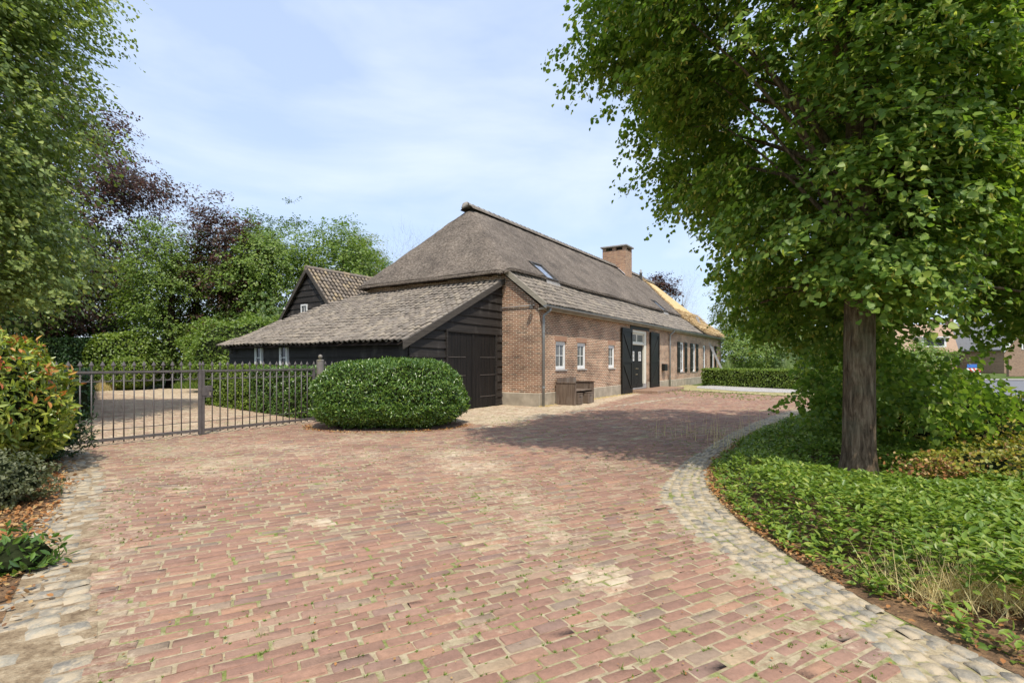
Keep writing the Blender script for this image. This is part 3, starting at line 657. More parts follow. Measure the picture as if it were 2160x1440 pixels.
# straw stubble standing out along the thatch edges and over the surface
n = 26000
ea = rng.uniform(-.36, 22.6, n); eb = rng.uniform(1.16, RB, n); lf = rng.random(n) < .28
ea[lf] = rng.uniform(-.36, 2.3, lf.sum()); eb[lf] = rng.uniform(1.2, 8.4, lf.sum())
ed = rng.random(n) < .35; eb[ed & ~lf] = 1.14; ea[ed & lf] = -.36
k = ea < 21.8 + (eb - 1.2) * .42; ea, eb, ed, lf = ea[k], eb[k], ed[k], lf[k]; n = len(ea)
ez = roof_h(ea, eb) - .0 - ed * rng.uniform(0, .06, n) + (.05 + .02 * np.sin(ea * .8)) * np.clip(2.2 - eb, 0, 1)
e = .05; gx = (roof_h(ea + e, eb) - roof_h(ea - e, eb)) / (2 * e); gy = (roof_h(ea, eb + e) - roof_h(ea, eb - e)) / (2 * e)
nrm = unit(np.stack([-gx, -gy, np.ones(n)], 1)); dn = unit(np.stack([-gx, -gy, -(gx ** 2 + gy ** 2)], 1))
tip = unit(dn + nrm * rng.uniform(.05, .35, (n, 1)) + rnd(n) * .12)
X_, Y_, Z_ = frames(nrm, tip)
m = MT('loose_reed', .95, .1); m.col(m.ramp(m.island(), [(0, (.12, .095, .075)), (.5, (.25, .20, .16)), (1, (.40, .34, .28))]))
thr = [o for o in bpy.data.objects if o.name == 'thatched_roof'][0]
o = scatter('loose_reed', BLADE[0], BLADE[1], np.stack([ea, eb, ez], 1), X_, Y_, Z_, np.stack([np.full(n, .012), rng.uniform(.05, .13, n), np.full(n, .06)], 1), m.m, thr)
o['kind'] = 'stuff'
# ridge tiles
mb = MB(); a = 2.15
while a < 24.2:
    zr = 8.0 + .06; r0 = .14; pts0 = []; n_ = 9
    for k in range(2):
        aa = a + k * .40; rr_ = r0 + (.018 if k == 0 else 0)
        pts0.append([(aa, RB + rr_ * 1.15 * math.cos(math.pi * j / n_), zr - .13 + rr_ * math.sin(math.pi * j / n_) + random.uniform(-.004, .004)) for j in range(n_ + 1)])
    i0 = len(mb.v); mb.v += pts0[0] + pts0[1]
    for j in range(n_): mb.f.append((i0 + j, i0 + n_ + 1 + j, i0 + n_ + 2 + j, i0 + j + 1))
    a += .375
mb.build('ridge_tiles', 'ridge', H)
MB().tube([(2.4, RB, 8.0), (2.2, RB, 8.0), (2.05, RB, 7.93), (1.9, RB, 7.78)], [.10, .12, .10, .04], 10).build('ridge_end_cap', 'ridge', H, True)
mb = MB()
for s_ in (-1, 1): mb.poly([(2.2, RB + .17 * s_, 7.955), (24.0, RB + .17 * s_, 7.955), (24.0, RB + .34 * s_, 7.80), (2.2, RB + .34 * s_, 7.80)])
mb.build('ridge_mortar', 'thatch', H)
# stripped far end: yellow roofing board on the bare slope
sub = (AA > bound - .3) & (front | (AA > HL - 3.4)) & ((ZZ > 4.95))
Zb = ZZ - .10
cell = sub[:-1, :-1] & sub[1:, :-1] & sub[1:, 1:] & sub[:-1, 1:]
idx = np.arange(AA.size).reshape(AA.shape); ci, cj = np.nonzero(cell)
q = np.stack([idx[ci, cj], idx[ci + 1, cj], idx[ci + 1, cj + 1], idx[ci, cj + 1]], 1)
np_mesh('roof_boarding', np.stack([AA.ravel(), BB.ravel(), Zb.ravel()], 1), q.ravel(), np.arange(len(q)) * 4, 'board', H, True)
mb = MB(); mb.box(24.3, 26.9, RB - .12, RB + .12, 7.82, 7.95); mb.build('ridge_beam', 'ridge', H)
# straw heap along the stripped edge and over the eave
def straw(name, n, fn, ln=.35, wd=.02, down=.6):
    A, B = fn(n); Zs = roof_h(A, B) - .04
    low = B < 1.3; Zs = np.where(low, 3.5 + (B + .25) * .72 + .05, Zs) + rng.uniform(0, .12, n)
    tip = unit(np.stack([rng.normal(0, .6, n), -np.ones(n) + rng.normal(0, .5, n), -down + rng.normal(0, .5, n)], 1))
    X, Y, Z = frames(np.stack([rng.normal(0, .5, n), -np.ones(n), np.ones(n)], 1), tip)
    o = scatter(name, BLADE[0], BLADE[1], np.stack([A, B, Zs], 1), X, Y, Z, np.stack([np.full(n, wd), rng.uniform(.5, 1.2, n) * ln, np.full(n, .2)], 1), 'straw', H)
    o['kind'] = 'stuff'; return o
def f1(n):
    B = rng.uniform(1.0, RB, n); return 21.85 + (B - 1.2) * .42 + rng.normal(.0, .12, n) + .3 * (vnoise(np.stack([B * 4, B * 0, B * 0], 1)) - .3), B
def f2(n):
    B = rng.uniform(-.25, 1.9, n) ; A = 22.3 + rng.random(n) * 6.6; return A, np.minimum(B, 1.7)
straw('stripped_straw_edge', 1500, f1); straw('loose_straw', 7000, f2, .5, .022)
mb = MB(); mb.poly([(21.9, -.2, 3.40), (HL + .2, -.2, 3.40), (HL + .2, 2.0, 4.98), (21.9, 2.0, 4.98)]); mb.poly([(HL + .2, -.2, 3.40), (HL + .2, 8.4, 3.40), (HL + .05, 8.4, 4.4), (HL + .05, 1.9, 4.85)])
mb.build('old_straw_slope', 'thatch', H)
# tiles
def pantiles(name, org, ev, up, nx, ny, mat, parent, wt=.225, ex=.265, clip=None, sag=None):
    org, ev, up = np.array(org, float), unit(np.array(ev, float)), unit(np.array(up, float)); nm = np.cross(ev, up)
    if nm[2] < 0: nm = -nm
    V = []; F = []; K = 10
    for j, yv in enumerate((0, .5, 1.12)):
        for i in range(K + 1):
            t = i / K; tb_ = t / .70
            V.append((t, yv, (1.3 * math.sin(math.pi * (.05 + .9 * tb_)) ** .8 if t < .70 else .1 - .15 * math.sin(math.pi * (t - .7) / .3)) + (.3 - .42 * yv)))
    for j in range(2):
        for i in range(K): q_ = j * (K + 1) + i; F.append((q_, q_ + 1, q_ + K + 2, q_ + K + 1))
    b0 = len(V)
    for i in range(K + 1): x_, y_, z_ = V[i]; V.append((x_, .02, max(z_ - .6, -.3)))
    for i in range(K): F.append((i + 1, i, b0 + i, b0 + i + 1))
    ii, jj = np.meshgrid(np.arange(nx), np.arange(ny)); ii = ii.ravel(); jj = jj.ravel()
    if clip is not None: k = clip(ii * wt, jj * ex); ii, jj = ii[k], jj[k]
    n = len(ii); P = org + np.outer(ii * wt, ev) + np.outer(jj * ex, up) + rnd(n) * .005
    s_ = (sag(ii * wt, jj * ex) if sag else 0); P = P + nm * (s_ if np.ndim(s_) == 0 else s_[:, None])
    X = unit(ev + rnd(n) * .018); Y = unit(up + rnd(n) * .018); Z = unit(np.cross(X, Y)); Z = np.where((Z[:, 2:] < 0), -Z, Z)
    return scatter(name, V, F, P, X, Y, Z, np.stack([np.full(n, wt), np.full(n, ex), np.full(n, .055)], 1), mat, parent, attr={'trough': np.array([1.0 if (v_[0] > .72 or v_[0] < .02) else (.5 if v_[0] > .62 else 0.0) for v_ in V])})  # colour darkens in the trough and towards it
upv = (0, 1.5, 1.2)
apron_clip = lambda u_, v_: (u_ < 21.9 + v_ * .25)
slope = unit(np.array((0, 1.62, 1.28)))
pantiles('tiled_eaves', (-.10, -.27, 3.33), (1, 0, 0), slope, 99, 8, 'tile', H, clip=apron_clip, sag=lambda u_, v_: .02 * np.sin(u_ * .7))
MB().poly([(0, -.2, 3.34), (22.2, -.2, 3.34), (22.2, 1.7, 4.84), (0, 1.7, 4.84)]).build('eaves_underlay', 'bark_dark', H)
# verge board on the near gable, eave board and gutter
mb = MB(); mb.prism([(-.12, -.33, 3.22), (-.12, -.33, 3.40), (-.12, 1.42, 4.82), (-.12, 1.52, 4.66)], (.05, 0, 0)); mb.build('verge_board', 'verge', H)
box('eaves_board', 'plinth', H, -.05, HL, -.22, -.004, 3.20, 3.27)
mb = MB(); n_ = 8; i0 = 0; r_ = .075
for j in range(n_ + 1):
    t = math.pi * j / n_; y_, z_ = -.30 + r_ * math.cos(t), 3.33 - r_ * math.sin(t); mb.v += [(-.12, y_, z_), (22.2, y_, z_), (HL + .1, y_, z_ - .06)]
for j in range(n_): mb.f += [(3 * j, 3 * j + 1, 3 * j + 4, 3 * j + 3), (3 * j + 1, 3 * j + 2, 3 * j + 5, 3 * j + 4)]
mb.f.append(tuple(range(0, 3 * n_ + 3, 3)))
g_ = mb.build('gutter', 'zinc', H); sm_ = g_.modifiers.new('solid', 'SOLIDIFY'); sm_.thickness = .006
for a_ in (.13, 14.75, 28.9):
    dp = MB().tube([(a_ + .1, -.30, 3.27), (a_ + .1, -.30, 3.19), (a_, -.11, 3.02), (a_, -.10, 2.9), (a_, -.10, .02)], .042, 10).build('downpipe', 'zinc', H, True)
    for z_ in (2.45, .62): MB().tube([(a_, -.10, z_), (a_, -.10, z_ + .05)], .05, 10).build('pipe_bracket', 'zinc', dp)
# iron tie rod and lamp on the gable
rod = MB().tube([(-.03, 1.47, 3.33), (-.035, .15, 3.36)], .018, 6).build('tie_rod', 'zinc', H)
mb = MB(); mb.lathe([(.02, .0), (.05, -.02), (.085, -.10), (.09, -.12), (.0, -.12)], (-.14, .22, 3.34), 10); mb.tube([(-.02, .22, 3.36), (-.14, .22, 3.36)], .015, 6); mb.build('wall_lamp', 'iron', H)
# chimney
a0, a1, b0, b1 = 18.4, 19.6, 3.9, 5.55
mb = MB(); mb.box(a0, a1, b0, b1, 6.6, 9.0)
for x0, x1, y0, y1 in ((a0, a0 + .22, b0, b0 + .22), (a1 - .22, a1, b0, b0 + .22), (a0, a0 + .22, b1 - .22, b1), (a1 - .22, a1, b1 - .22, b1), (a0, a0 + .22, (b0 + b1) / 2 - .12, (b0 + b1) / 2 + .12), (a1 - .22, a1, (b0 + b1) / 2 - .12, (b0 + b1) / 2 + .12)): mb.box(x0, x1, y0, y1, 9.003, 9.22)
ch = mb.build('chimney', brick_mat('chimney_brick', [(.30, .14, .08), (.42, .22, .12), (.48, .28, .16), (.2, .1, .07), (.38, .19, .11)], (.50, .42, .32), stain=False), H)
mb = MB(); mb.box(a0 - .12, a1 + .12, b0 - .12, b1 + .12, 9.223, 9.33); mb.lathe([(.14, 0), (.14, .06), (.05, .1)], ((a0 + a1) / 2, (b0 + b1) / 2 + .2, 9.332), 10); mb.build('chimney_cap', 'concrete', ch, bevel=.02)
box('flue_core', 'iron', ch, a0 + .3, a1 - .3, b0 + .3, b1 - .3, 9.004, 9.2)
# lead flashing, crumpled
gx_, gy_ = np.meshgrid(np.linspace(17.0, 21.4, 45), np.linspace(2.6, RB, 22), indexing='ij')
band = (np.abs(gx_ - 19) < (1.0 + .9 * (gy_ - 3.4)) * 1.0) & (gy_ > 3.55 + .3 * vnoise(np.stack([gx_ * 1.5, gx_ * 0, gx_ * 0], -1)) + .25 * np.abs(gx_ - 18.2)) & (gx_ > 18.0) & (gx_ < 20.8) & (gy_ < 4.6)
zf = roof_h(gx_, gy_) + .07 + .05 * vnoise(np.stack([gx_ * 6, gy_ * 6, gx_ * 0], -1))
cell = band[:-1, :-1] & band[1:, :-1] & band[1:, 1:] & band[:-1, 1:]; idx = np.arange(gx_.size).reshape(gx_.shape); ci, cj = np.nonzero(cell)
q = np.stack([idx[ci, cj], idx[ci + 1, cj], idx[ci + 1, cj + 1], idx[ci, cj + 1]], 1)
np_mesh('lead_flashing', np.stack([gx_.ravel(), gy_.ravel(), zf.ravel()], 1), q.ravel(), np.arange(len(q)) * 4, 'lead', H)
mb = MB(); mb.lathe([(.10, -.3), (.10, .45), (.13, .46), (.13, .5), (.08, .51), (.08, .72), (.0, .74)], (22.2, 4.15, 7.5), 12); mb.build('vent_pipe', 'zinc', H, True)
# skylights
def skylight(a0, a1, b0, b1, z0_, z1_):
    o0 = Vector((a0, b0, z0_)); upw = (Vector((a0, b1, z1_)) - o0); ln = upw.length; upw.normalize(); nm_ = Vector((1, 0, 0)).cross(upw)
    def pt(s, t, h): return o0 + Vector((1, 0, 0)) * s + upw * t + nm_ * h
    w_ = a1 - a0; mb = MB()
    for s0, s1, t0, t1 in ((0, .07, 0, ln), (w_ - .07, w_, 0, ln), (.07, w_ - .07, 0, .07), (.07, w_ - .07, ln - .09, ln)):
        mb.prism([pt(s0, t0, -.12), pt(s1, t0, -.12), pt(s1, t1, -.12), pt(s0, t1, -.12)], nm_ * .18)
    sk = mb.build('skylight', 'iron', H, bevel=.006)
    mg = MT('skylight_glass', .05, 1.0); mg.col((.50, .53, .57)); mg.b.inputs['Metallic'].default_value = .95
    MB().prism([pt(.07, .07, 0), pt(w_ - .07, .07, 0), pt(w_ - .07, ln - .09, 0), pt(.07, ln - .09, 0)], nm_ * .02).build('pane', mg.m, sk)
    mb = MB(); mb.prism([pt(-.09, -.16, -.1), pt(w_ + .09, -.16, -.1), pt(w_ + .05, -.005, -.02), pt(-.05, -.005, -.02)], nm_ * .02); mb.build('flashing_apron', 'concrete', sk)
skylight(2.55, 3.50, 1.12, 1.95, 4.64, 5.40); skylight(17.6, 18.5, 1.12, 1.95, 4.64, 5.40)
# ------------------------------------------------------------------ timber lean-to garage against the gable
B = tag(empty('timber_garage', (C0[0], C0[1], 0), HROT), 'black timber lean-to garage with double doors under a sweeping pantile roof', 'garage')
LA, LB0, LB1, LZ = -4.53, 1.47, 10.4, 2.14; LS = (4.28 - 2.14) / 4.53
def lz(a): return LZ + (a - LA) * LS
def boards(parent, O, D, nrm, length, z0, ztop, cuts=(), h=.265, minl=None):
    """lapped horizontal boards. O,D in plan; ztop(s) height limit; cuts (s0,s1,z0,z1)"""
    mb = MB(); z = z0; D = Vector(D); nv = Vector(nrm); O = Vector(O)
    while True:
        ztry = z + h; segs = []
        ss = np.linspace(0, length, int(length / .22) + 2)
        ok = [s for s in ss if ztop(s) > z + .02]
        if not ok: break
        s0, s1 = min(ok), max(ok)
        # refine limits
        sl = [s for s in np.linspace(0, length, 400) if ztop(s) > z + .005]; s0, s1 = min(sl), max(sl)
        spans = [(s0, s1)]
        for c0, c1, cz0, cz1 in cuts:
            if z + h * .5 < cz1 and z + h * .5 > cz0:
                ns = []
                for p, q in spans:
                    if c1 <= p or c0 >= q: ns.append((p, q)); continue
                    if c0 > p: ns.append((p, c0))
                    if c1 < q: ns.append((c1, q))
                spans = ns
        for p, q in spans:
            m_ = max(1, int((q - p) / .45)); jt = random.uniform(-.006, .006); i0 = len(mb.v); ph = random.uniform(0, 6)
            for k in range(m_ + 1):
                s = p + (q - p) * k / m_; wv = .009 * math.sin(s * 1.3 + ph) + random.uniform(-.004, .004)
                zt = min(z + h + .02, max(ztop(s), z + .001)); zb = min(z + wv + jt, zt)
                for off, zz in ((.045 + random.uniform(-.004, .004), zb), (.006 + .03 * (1 - (zt - z) / (h + .02)), zt), (.012, zb)):
                    w_ = O + D * s + nv * off; mb.v.append((w_.x, w_.y, zz))
            for k in range(m_):
                a_ = i0 + 3 * k; mb.f += [(a_, a_ + 3, a_ + 4, a_ + 1), (a_, a_ + 2, a_ + 5, a_ + 3)]
            e_ = i0 + 3 * m_; mb.f += [(i0, i0 + 1, i0 + 2), (e_, e_ + 2, e_ + 1)]
        z += h
        if z > 12: break
    return mb
# inner wall prism (dark) so nothing is hollow
mb = MB(); zz = lambda a: lz(a) - .08
mb.poly([(LA, LB0, -.03), (0, LB0, -.03), (0, LB0, zz(0)), (LA, LB0, zz(LA))])
mb.poly([(LA, LB0, -.03), (LA, LB1, -.03), (LA, LB1, zz(LA)), (LA, LB0, zz(LA))])
mb.poly([(LA, LB1, -.03), (-2.6, LB1 - .05, -.03), (-2.6, LB1 - .05, zz(-2.6)), (LA, LB1, zz(LA))])
mb.poly([(-2.6, LB1 - .05, -.03), (-.05, 8.2, -.03), (-.05, 8.2, zz(0)), (-2.6, LB1 - .05, zz(-2.6))])
mb.build('inner_walls', 'tarred_door', B)
DA0, DA1, DZ = -2.95, -.47, 2.38
fb = boards(B, (LA, LB0, 0), (1, 0, 0), (0, -1, 0), 4.50, .03, lambda s: lz(LA + s) - .03, [(DA0 - LA - .07, DA1 - LA + .09, -1, DZ + .1)]).build('front_boards', 'tarred', B)
sb = boards(B, (LA, LB0, 0), (0, 1, 0), (-1, 0, 0), LB1 - LB0, .03, lambda s: LZ - .04, [(8.27 - LB0 - .06, 8.67 - LB0 + .06, 1.2, 2.1), (6.82 - LB0 - .06, 7.24 - LB0 + .06, 1.2, 2.1)]).build('side_boards', 'tarred', B)
# door frame and the two leaves
mb = MB(); mb.box(DA0 - .07, DA0, LB0 - .075, LB0 - .002, 0, DZ + .08); mb.box(DA1, DA1 + .09, LB0 - .075, LB0 - .002, 0, DZ + .08); mb.box(DA0, DA1, LB0 - .075, LB0 - .002, DZ, DZ + .08)
mb.build('door_frame', 'tarred', B, bevel=.006)
mid = (DA0 + DA1) / 2
for k, (p0, p1) in enumerate(((DA0 + .01, mid - .006), (mid + .006, DA1 - .01))):
    mb = MB(); m_ = 8
    for q_ in range(m_): x0 = p0 + (p1 - p0) * q_ / m_; mb.box(x0 + .003, x0 + (p1 - p0) / m_ - .003, LB0 - .035 + random.uniform(-.003, .003), LB0 - .006, .03, DZ - .012)
    dl = mb.build('garage_door', 'tarred_door', B)
    hinge = p0 if k == 0 else p1; dr_ = 1 if k == 0 else -1
    for z_ in (.35, 1.05, 1.62): box('strap_hinge', plain('old_iron', (.10, .085, .075), .7, .3), dl, hinge, hinge + dr_ * .85, LB0 - .05, LB0 - .04, z_, z_ + .022)
    if k == 1: box('meeting_strip', 'tarred_door', dl, mid - .05, mid + .05, LB0 - .055, LB0 - .041, .03, DZ - .02)
for b0_, b1_ in ((6.82, 7.24), (8.27, 8.67)):
    mb = MB(); x0, x1 = LA - .09, LA - .005
    mb.box(x0, x1, b0_, b0_ + .07, 1.17, 2.04); mb.box(x0, x1, b1_ - .07, b1_, 1.17, 2.04); mb.box(x0, x1, b0_ + .07, b1_ - .07, 1.97, 2.04); mb.box(x0, x1, b0_ + .07, b1_ - .07, 1.17, 1.23)
    mb.box(x0 + .03, x1 - .02, b0_ + .07, b1_ - .07, 1.61, 1.64)
    wd = mb.build('window', 'white', B)
    box('pane', 'glass', wd, x0 + .045, x0 + .055, b0_ + .06, b1_ - .06, 1.2, 2.0)
    box('sill', 'white', wd, x0 - .04, x0 - .002, b0_ - .03, b1_ + .03, 1.14, 1.19)
lp = [(0, 10.62), (1.93, 10.55), (3.44, 9.61), (4.53, 8.22), (5.2, 7.7)]
def lclip(u_, v_):
    tt_ = v_ * math.cos(math.atan(LS)); lim = np.interp(tt_, [p_[0] for p_ in lp], [p_[1] for p_ in lp]); return u_ < lim - 1.38
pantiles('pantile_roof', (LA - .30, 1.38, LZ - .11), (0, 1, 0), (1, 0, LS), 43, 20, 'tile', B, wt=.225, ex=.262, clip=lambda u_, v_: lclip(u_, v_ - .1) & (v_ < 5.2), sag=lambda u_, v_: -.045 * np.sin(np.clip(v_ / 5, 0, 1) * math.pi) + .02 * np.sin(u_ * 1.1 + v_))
mb = MB(); k_ = [(LA - .25, 1.4)] + [(LA - .25, 10.55), (LA + 1.93, 10.5), (LA + 3.44, 9.55), (-.02, 8.2), (-.02, 1.4)]
mb.poly([(a_, b_, lz(a_) - .07) for a_, b_ in k_]); mb.build('roof_underlay', 'bark_dark', B)
mb = MB(); mb.prism([(LA - .32, 1.33, lz(LA - .32) - .16), (LA - .32, 1.33, lz(LA - .32) + .05), (.0, 1.33, lz(0) + .07), (.0, 1.33, lz(0) - .12)], (0, .045, 0)); mb.build('verge_board', 'dark_verge', B)
mb = MB(); mb.lathe([(.01, .0), (.06, -.02), (.055, -.11), (.02, -.15), (0, -.16)], (LA - .13, 10.05, 1.92), 8); mb.tube([(LA - .03, 10.05, 1.95), (LA - .13, 10.05, 1.95)], .012, 5); mb.build('wall_lamp', 'iron', B)
# ------------------------------------------------------------------ gabled timber barn behind
G = tag(empty('gabled_barn', (C0[0], C0[1], 0), HROT), 'steep gabled black barn with a small white window, behind the garage roof', 'barn')
GA, GB, GZ, GW = .22, 12.4, 5.74, 3.1; GE = 2.3; gs = (GZ - GE) / GW
mb = MB(); pts = [(GA, GB - GW, -.03), (GA, GB + GW, -.03), (GA, GB + GW, GE), (GA, GB, GZ - .06), (GA, GB - GW, GE)]
mb.prism(pts, (7.5, 0, 0)); mb.build('inner_walls', 'tarred_door', G)
boards(G, (GA, GB - GW, 0), (0, 1, 0), (-1, 0, 0), 2 * GW, .03, lambda s: GE + gs * (GW - abs(s - GW)) - .06, [(12.45 - GB + GW, 12.9 - GB + GW, 3.45, 4.13)], h=.28).build('gable_boards', 'tarred', G)
mb = MB(); x0, x1 = GA - .09, GA - .004
for q_ in ((12.45, 12.51, 3.45, 4.15), (12.84, 12.9, 3.45, 4.15), (12.51, 12.84, 4.08, 4.15), (12.51, 12.84, 3.45, 3.51)): mb.box(x0, x1, *q_)
mb.box(x0 + .02, x1 - .02, 12.66, 12.69, 3.51, 4.08)
wd = mb.build('window', 'white', G); box('pane', 'glass', wd, x0 + .04, x0 + .05, 12.5, 12.86, 3.5, 4.1)
for s_ in (-1, 1):
    nr = math.hypot(1, gs); eb_ = GB + s_ * (GW + .25); ez_ = GE - .25 * gs
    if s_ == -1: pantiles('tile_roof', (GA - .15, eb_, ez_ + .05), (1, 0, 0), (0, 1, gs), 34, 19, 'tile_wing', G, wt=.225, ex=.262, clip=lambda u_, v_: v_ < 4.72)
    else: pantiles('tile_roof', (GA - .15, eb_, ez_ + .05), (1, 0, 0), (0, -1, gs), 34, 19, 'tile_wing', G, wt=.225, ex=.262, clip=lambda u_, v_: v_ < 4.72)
    mb = MB(); mb.prism([(GA - .17, eb_, ez_ - .1), (GA - .17, eb_, ez_ + .1), (GA - .17, GB, GZ + .14), (GA - .17, GB, GZ - .12)], (.04, 0, 0)); mb.build('verge_board', 'dark_verge', G)
mb = MB(); a_ = GA - .17
while a_ < 7.6:
    mb.tube([(a_, GB, GZ + .07), (a_ + .38, GB, GZ + .06)], [.125, .105], 10); a_ += .35
mb.build('ridge_tiles', 'tile_wing', G)
mb = MB(); mb.lathe([(.0, .05), (.07, .04), (.09, 0), (.05, -.05), (0, -.06)], (GA - .14, 14.05, 4.0), 8); mb.tube([(GA - .03, 14.05, 4.0), (GA - .14, 14.05, 4.0)], .015, 5); mb.build('flood_light', 'white', G)

# ------------------------------------------------------------------ mailbox, bench, crates, ladder
mbx = tag(MB().box(13.45, 13.95, -.20, -.01, .98, 1.36).build('mailbox', 'blackpaint', None, bevel=.02), 'black metal mailbox fixed to the brick wall beside the front door', 'mailbox')
mbx.location = (C0[0], C0[1], 0); mbx.rotation_euler = (0, 0, HROT)
MB().box(13.50, 13.90, -.215, -.202, 1.27, 1.30).build('letter_slot', 'iron', mbx)
bench = tag(empty('wooden_bench', (C0[0], C0[1], 0), HROT), 'weathered wooden box bench with plank sides against the brick wall', 'bench')
def planks(name, a0, a1, b0, b1, z0, z1, axis, n, parent, mat='old_wood'):
    mb = MB()
    for k in range(n):
        t0, t1 = k / n, (k + 1) / n; dz = random.uniform(-.008, .008); g_ = .002
        if axis == 'a': mb.box(a0 + (a1 - a0) * t0 + g_, a0 + (a1 - a0) * t1 - g_, b0, b1, z0, z1 + dz)
        elif axis == 'b': mb.box(a0, a1, b0 + (b1 - b0) * t0 + g_, b0 + (b1 - b0) * t1 - g_, z0, z1 + dz)
        else: mb.box(a0, a1, b0, b1, z0 + (z1 - z0) * t0 + g_, z0 + (z1 - z0) * t1 - g_)
    return mb.build(name, mat, parent, bevel=.004)
planks('side_panel', 1.07, 1.11, -.78, -.06, .01, .75, 'b', 5, bench); planks('side_panel', 2.62, 2.66, -.78, -.06, .01, .75, 'b', 5, bench)
box('arm_rail', 'old_wood', bench, 1.05, 1.14, -.80, -.05, .752, .785, bevel=.005); box('arm_rail', 'old_wood', bench, 2.59, 2.69, -.80, -.05, .752, .785, bevel=.005)
planks('backrest', 1.12, 2.61, -.09, -.05, .1, .92, 'a', 9, bench)
box('seat', 'old_wood', bench, 1.115, 2.615, -.72, -.10, .46, .50, bevel=.006)
planks('front_post', 1.115, 1.20, -.78, -.73, .01, .74, 'a', 1, bench)
def crate(a0, a1, lab):
    c_ = tag(empty('wooden_crate', (C0[0], C0[1], 0), HROT), lab, 'crate', 'wooden crates under the bench')
    planks('front_panel', a0, a1, -.82, -.80, .02, .38, 'c', 3, c_); planks('side_panel', a0 + .002, a0 + .022, -.798, -.35, .02, .38, 'c', 3, c_); planks('side_panel', a1 - .022, a1 - .002, -.798, -.35, .02, .38, 'c', 3, c_)
    box('lid', 'old_wood', c_, a0 - .01, a1 + .01, -.83, -.34, .382, .40, bevel=.004)
    box('hand_hole', 'iron', c_, (a0 + a1) / 2 - .06, (a0 + a1) / 2 + .06, -.826, -.821, .27, .30)
crate(1.24, 1.62, 'wooden crate with a hand hole under the left half of the bench'); crate(2.05, 2.5, 'wooden crate with a hand hole under the right half of the bench')
lad = tag(empty('ladder', (C0[0], C0[1], 0), HROT), 'long aluminium ladder leaning on the stripped eaves of the farmhouse', 'ladder')
l0, l1 = Vector((25.0, -1.3, 0)), Vector((25.2, .95, 4.85))
for s_ in (0, .42): MB().bar(l0 + Vector((s_, 0, 0)), l1 + Vector((s_, 0, 0)), .03, .075, (0, 0, 1)).build('side_rail', 'steel', lad)
for k in range(1, 19):
    p_ = l0.lerp(l1, k / 19); MB().tube([p_ + Vector((.01, 0, 0)), p_ + Vector((.41, 0, 0))], .015, 6).build('rung', 'steel', lad)

# ------------------------------------------------------------------ gate, post, fence
gd = Vector((.567, .824, 0)); latch = Vector((-6.34, 10.55, 0)); gpost = Vector((-4.79, 12.8, 0))
FIN = [(.012, 0), (.018, .008), (.018, .018), (.011, .024), (.038, .040), (.030, .062), (.0, .125)]
def gate_leaf(org, ang, length, nb, lab, lockside, name='gate_leaf', cat='gate', group='leaves of the double gate'):
    g = tag(empty(name, org, ang), lab, cat, group)
    mb = MB(); mb.box(.05, length - .05, -.018, .018, 1.285, 1.325); mb.box(.05, length - .05, -.018, .018, .075, .125)
    mb.box(.0, .05, -.03, .03, .015 if lockside == 0 else .05, 1.335); mb.box(length - .05, length, -.03, .03, .05, 1.335)
    mb.box(.05, length - .05, -.006, .006, 1.13, 1.142); mb.box(.05, length - .05, -.006, .006, .268, .282)
    mb.build('frame', 'grey_paint', g, bevel=.003)
    sp = (length - .1) / (nb + 1); bar0 = fin0 = ring0 = None
    for k in range(nb + 2):
        x_ = .05 + sp * k
        if 0 < k < nb + 1:
            if bar0 is None: bar0 = MB().tube([(0, 0, .035), (0, 0, 1.284)], .0115, 8).build('bar', 'grey_paint', g, True); o_ = bar0
            else: o_ = bar0.copy(); C.objects.link(o_); o_.parent = g
            o_.location = (x_, 0, 0)
        if fin0 is None:
            mb = MB(); mb.lathe([(.010, 0), (.010, .05)], (0, 0, 1.326), 8); mb.lathe(FIN, (0, 0, 1.375), 8, 1, .55); fin0 = mb.build('spearhead', 'grey_paint', g); o_ = fin0
        else: o_ = fin0.copy(); C.objects.link(o_); o_.parent = g
        o_.location = (x_ if 0 < k < nb + 1 else (.025 if k == 0 else length - .025), 0, .008 if 0 < k < nb + 1 else .012)
        if k < nb + 1:
            if ring0 is None:
                r_ = .069; ring0 = MB().tube([(r_ * math.cos(t * math.pi / 10), 0, r_ * math.sin(t * math.pi / 10)) for t in range(21)], .0055, 6, False).build('ring', 'grey_paint', g, True); o_ = ring0
            else: o_ = ring0.copy(); C.objects.link(o_); o_.parent = g
            o_.location = (x_ + sp / 2, 0, 1.213)
    return g, length
ang = math.atan2(gd.y, gd.x)
gl = (gpost - latch).length - .1
g1, _ = gate_leaf(latch + gd * .004, ang, gl - .01, 15, 'grey metal gate leaf between the lock and the round gate post', 0)
g2, _ = gate_leaf(latch - gd * .004, ang + math.pi, 2.66, 15, 'grey metal gate leaf whose far end is hidden by the orange tipped shrub', 0)
mb = MB(); mb.box(.052, .20, -.028, .028, .76, 1.0); lk = mb.build('lock_box', 'grey_paint', g1, bevel=.004)
box('key_plate', 'verge', lk, .135, .165, -.036, -.029, .80, .87); MB().tube([(.15, -.03, .9), (.15, -.07, .9), (.22, -.07, .9)], .009, 6).build('lock_handle', 'iron', lk)
box('strike_plate', 'grey_paint', g2, -.09, -.0, .031, .038, .80, .96)
pm = MT('lichened_post', .6, .4); n_ = pm.noise(pm.coord(), 7, 6, .7); c_ = pm.ramp(n_, [(.3, (.15, .13, .12)), (.7, (.25, .225, .205))]); c_ = pm.mix(pm.ramp(pm.noise(pm.coord(scale=(1, 1, .5)), 6, 4), [(.52, (0, 0, 0)), (.66, (.8,) * 3)]), c_, (.22, .2, .07)); pm.col(c_); pm.bump(n_, .2)
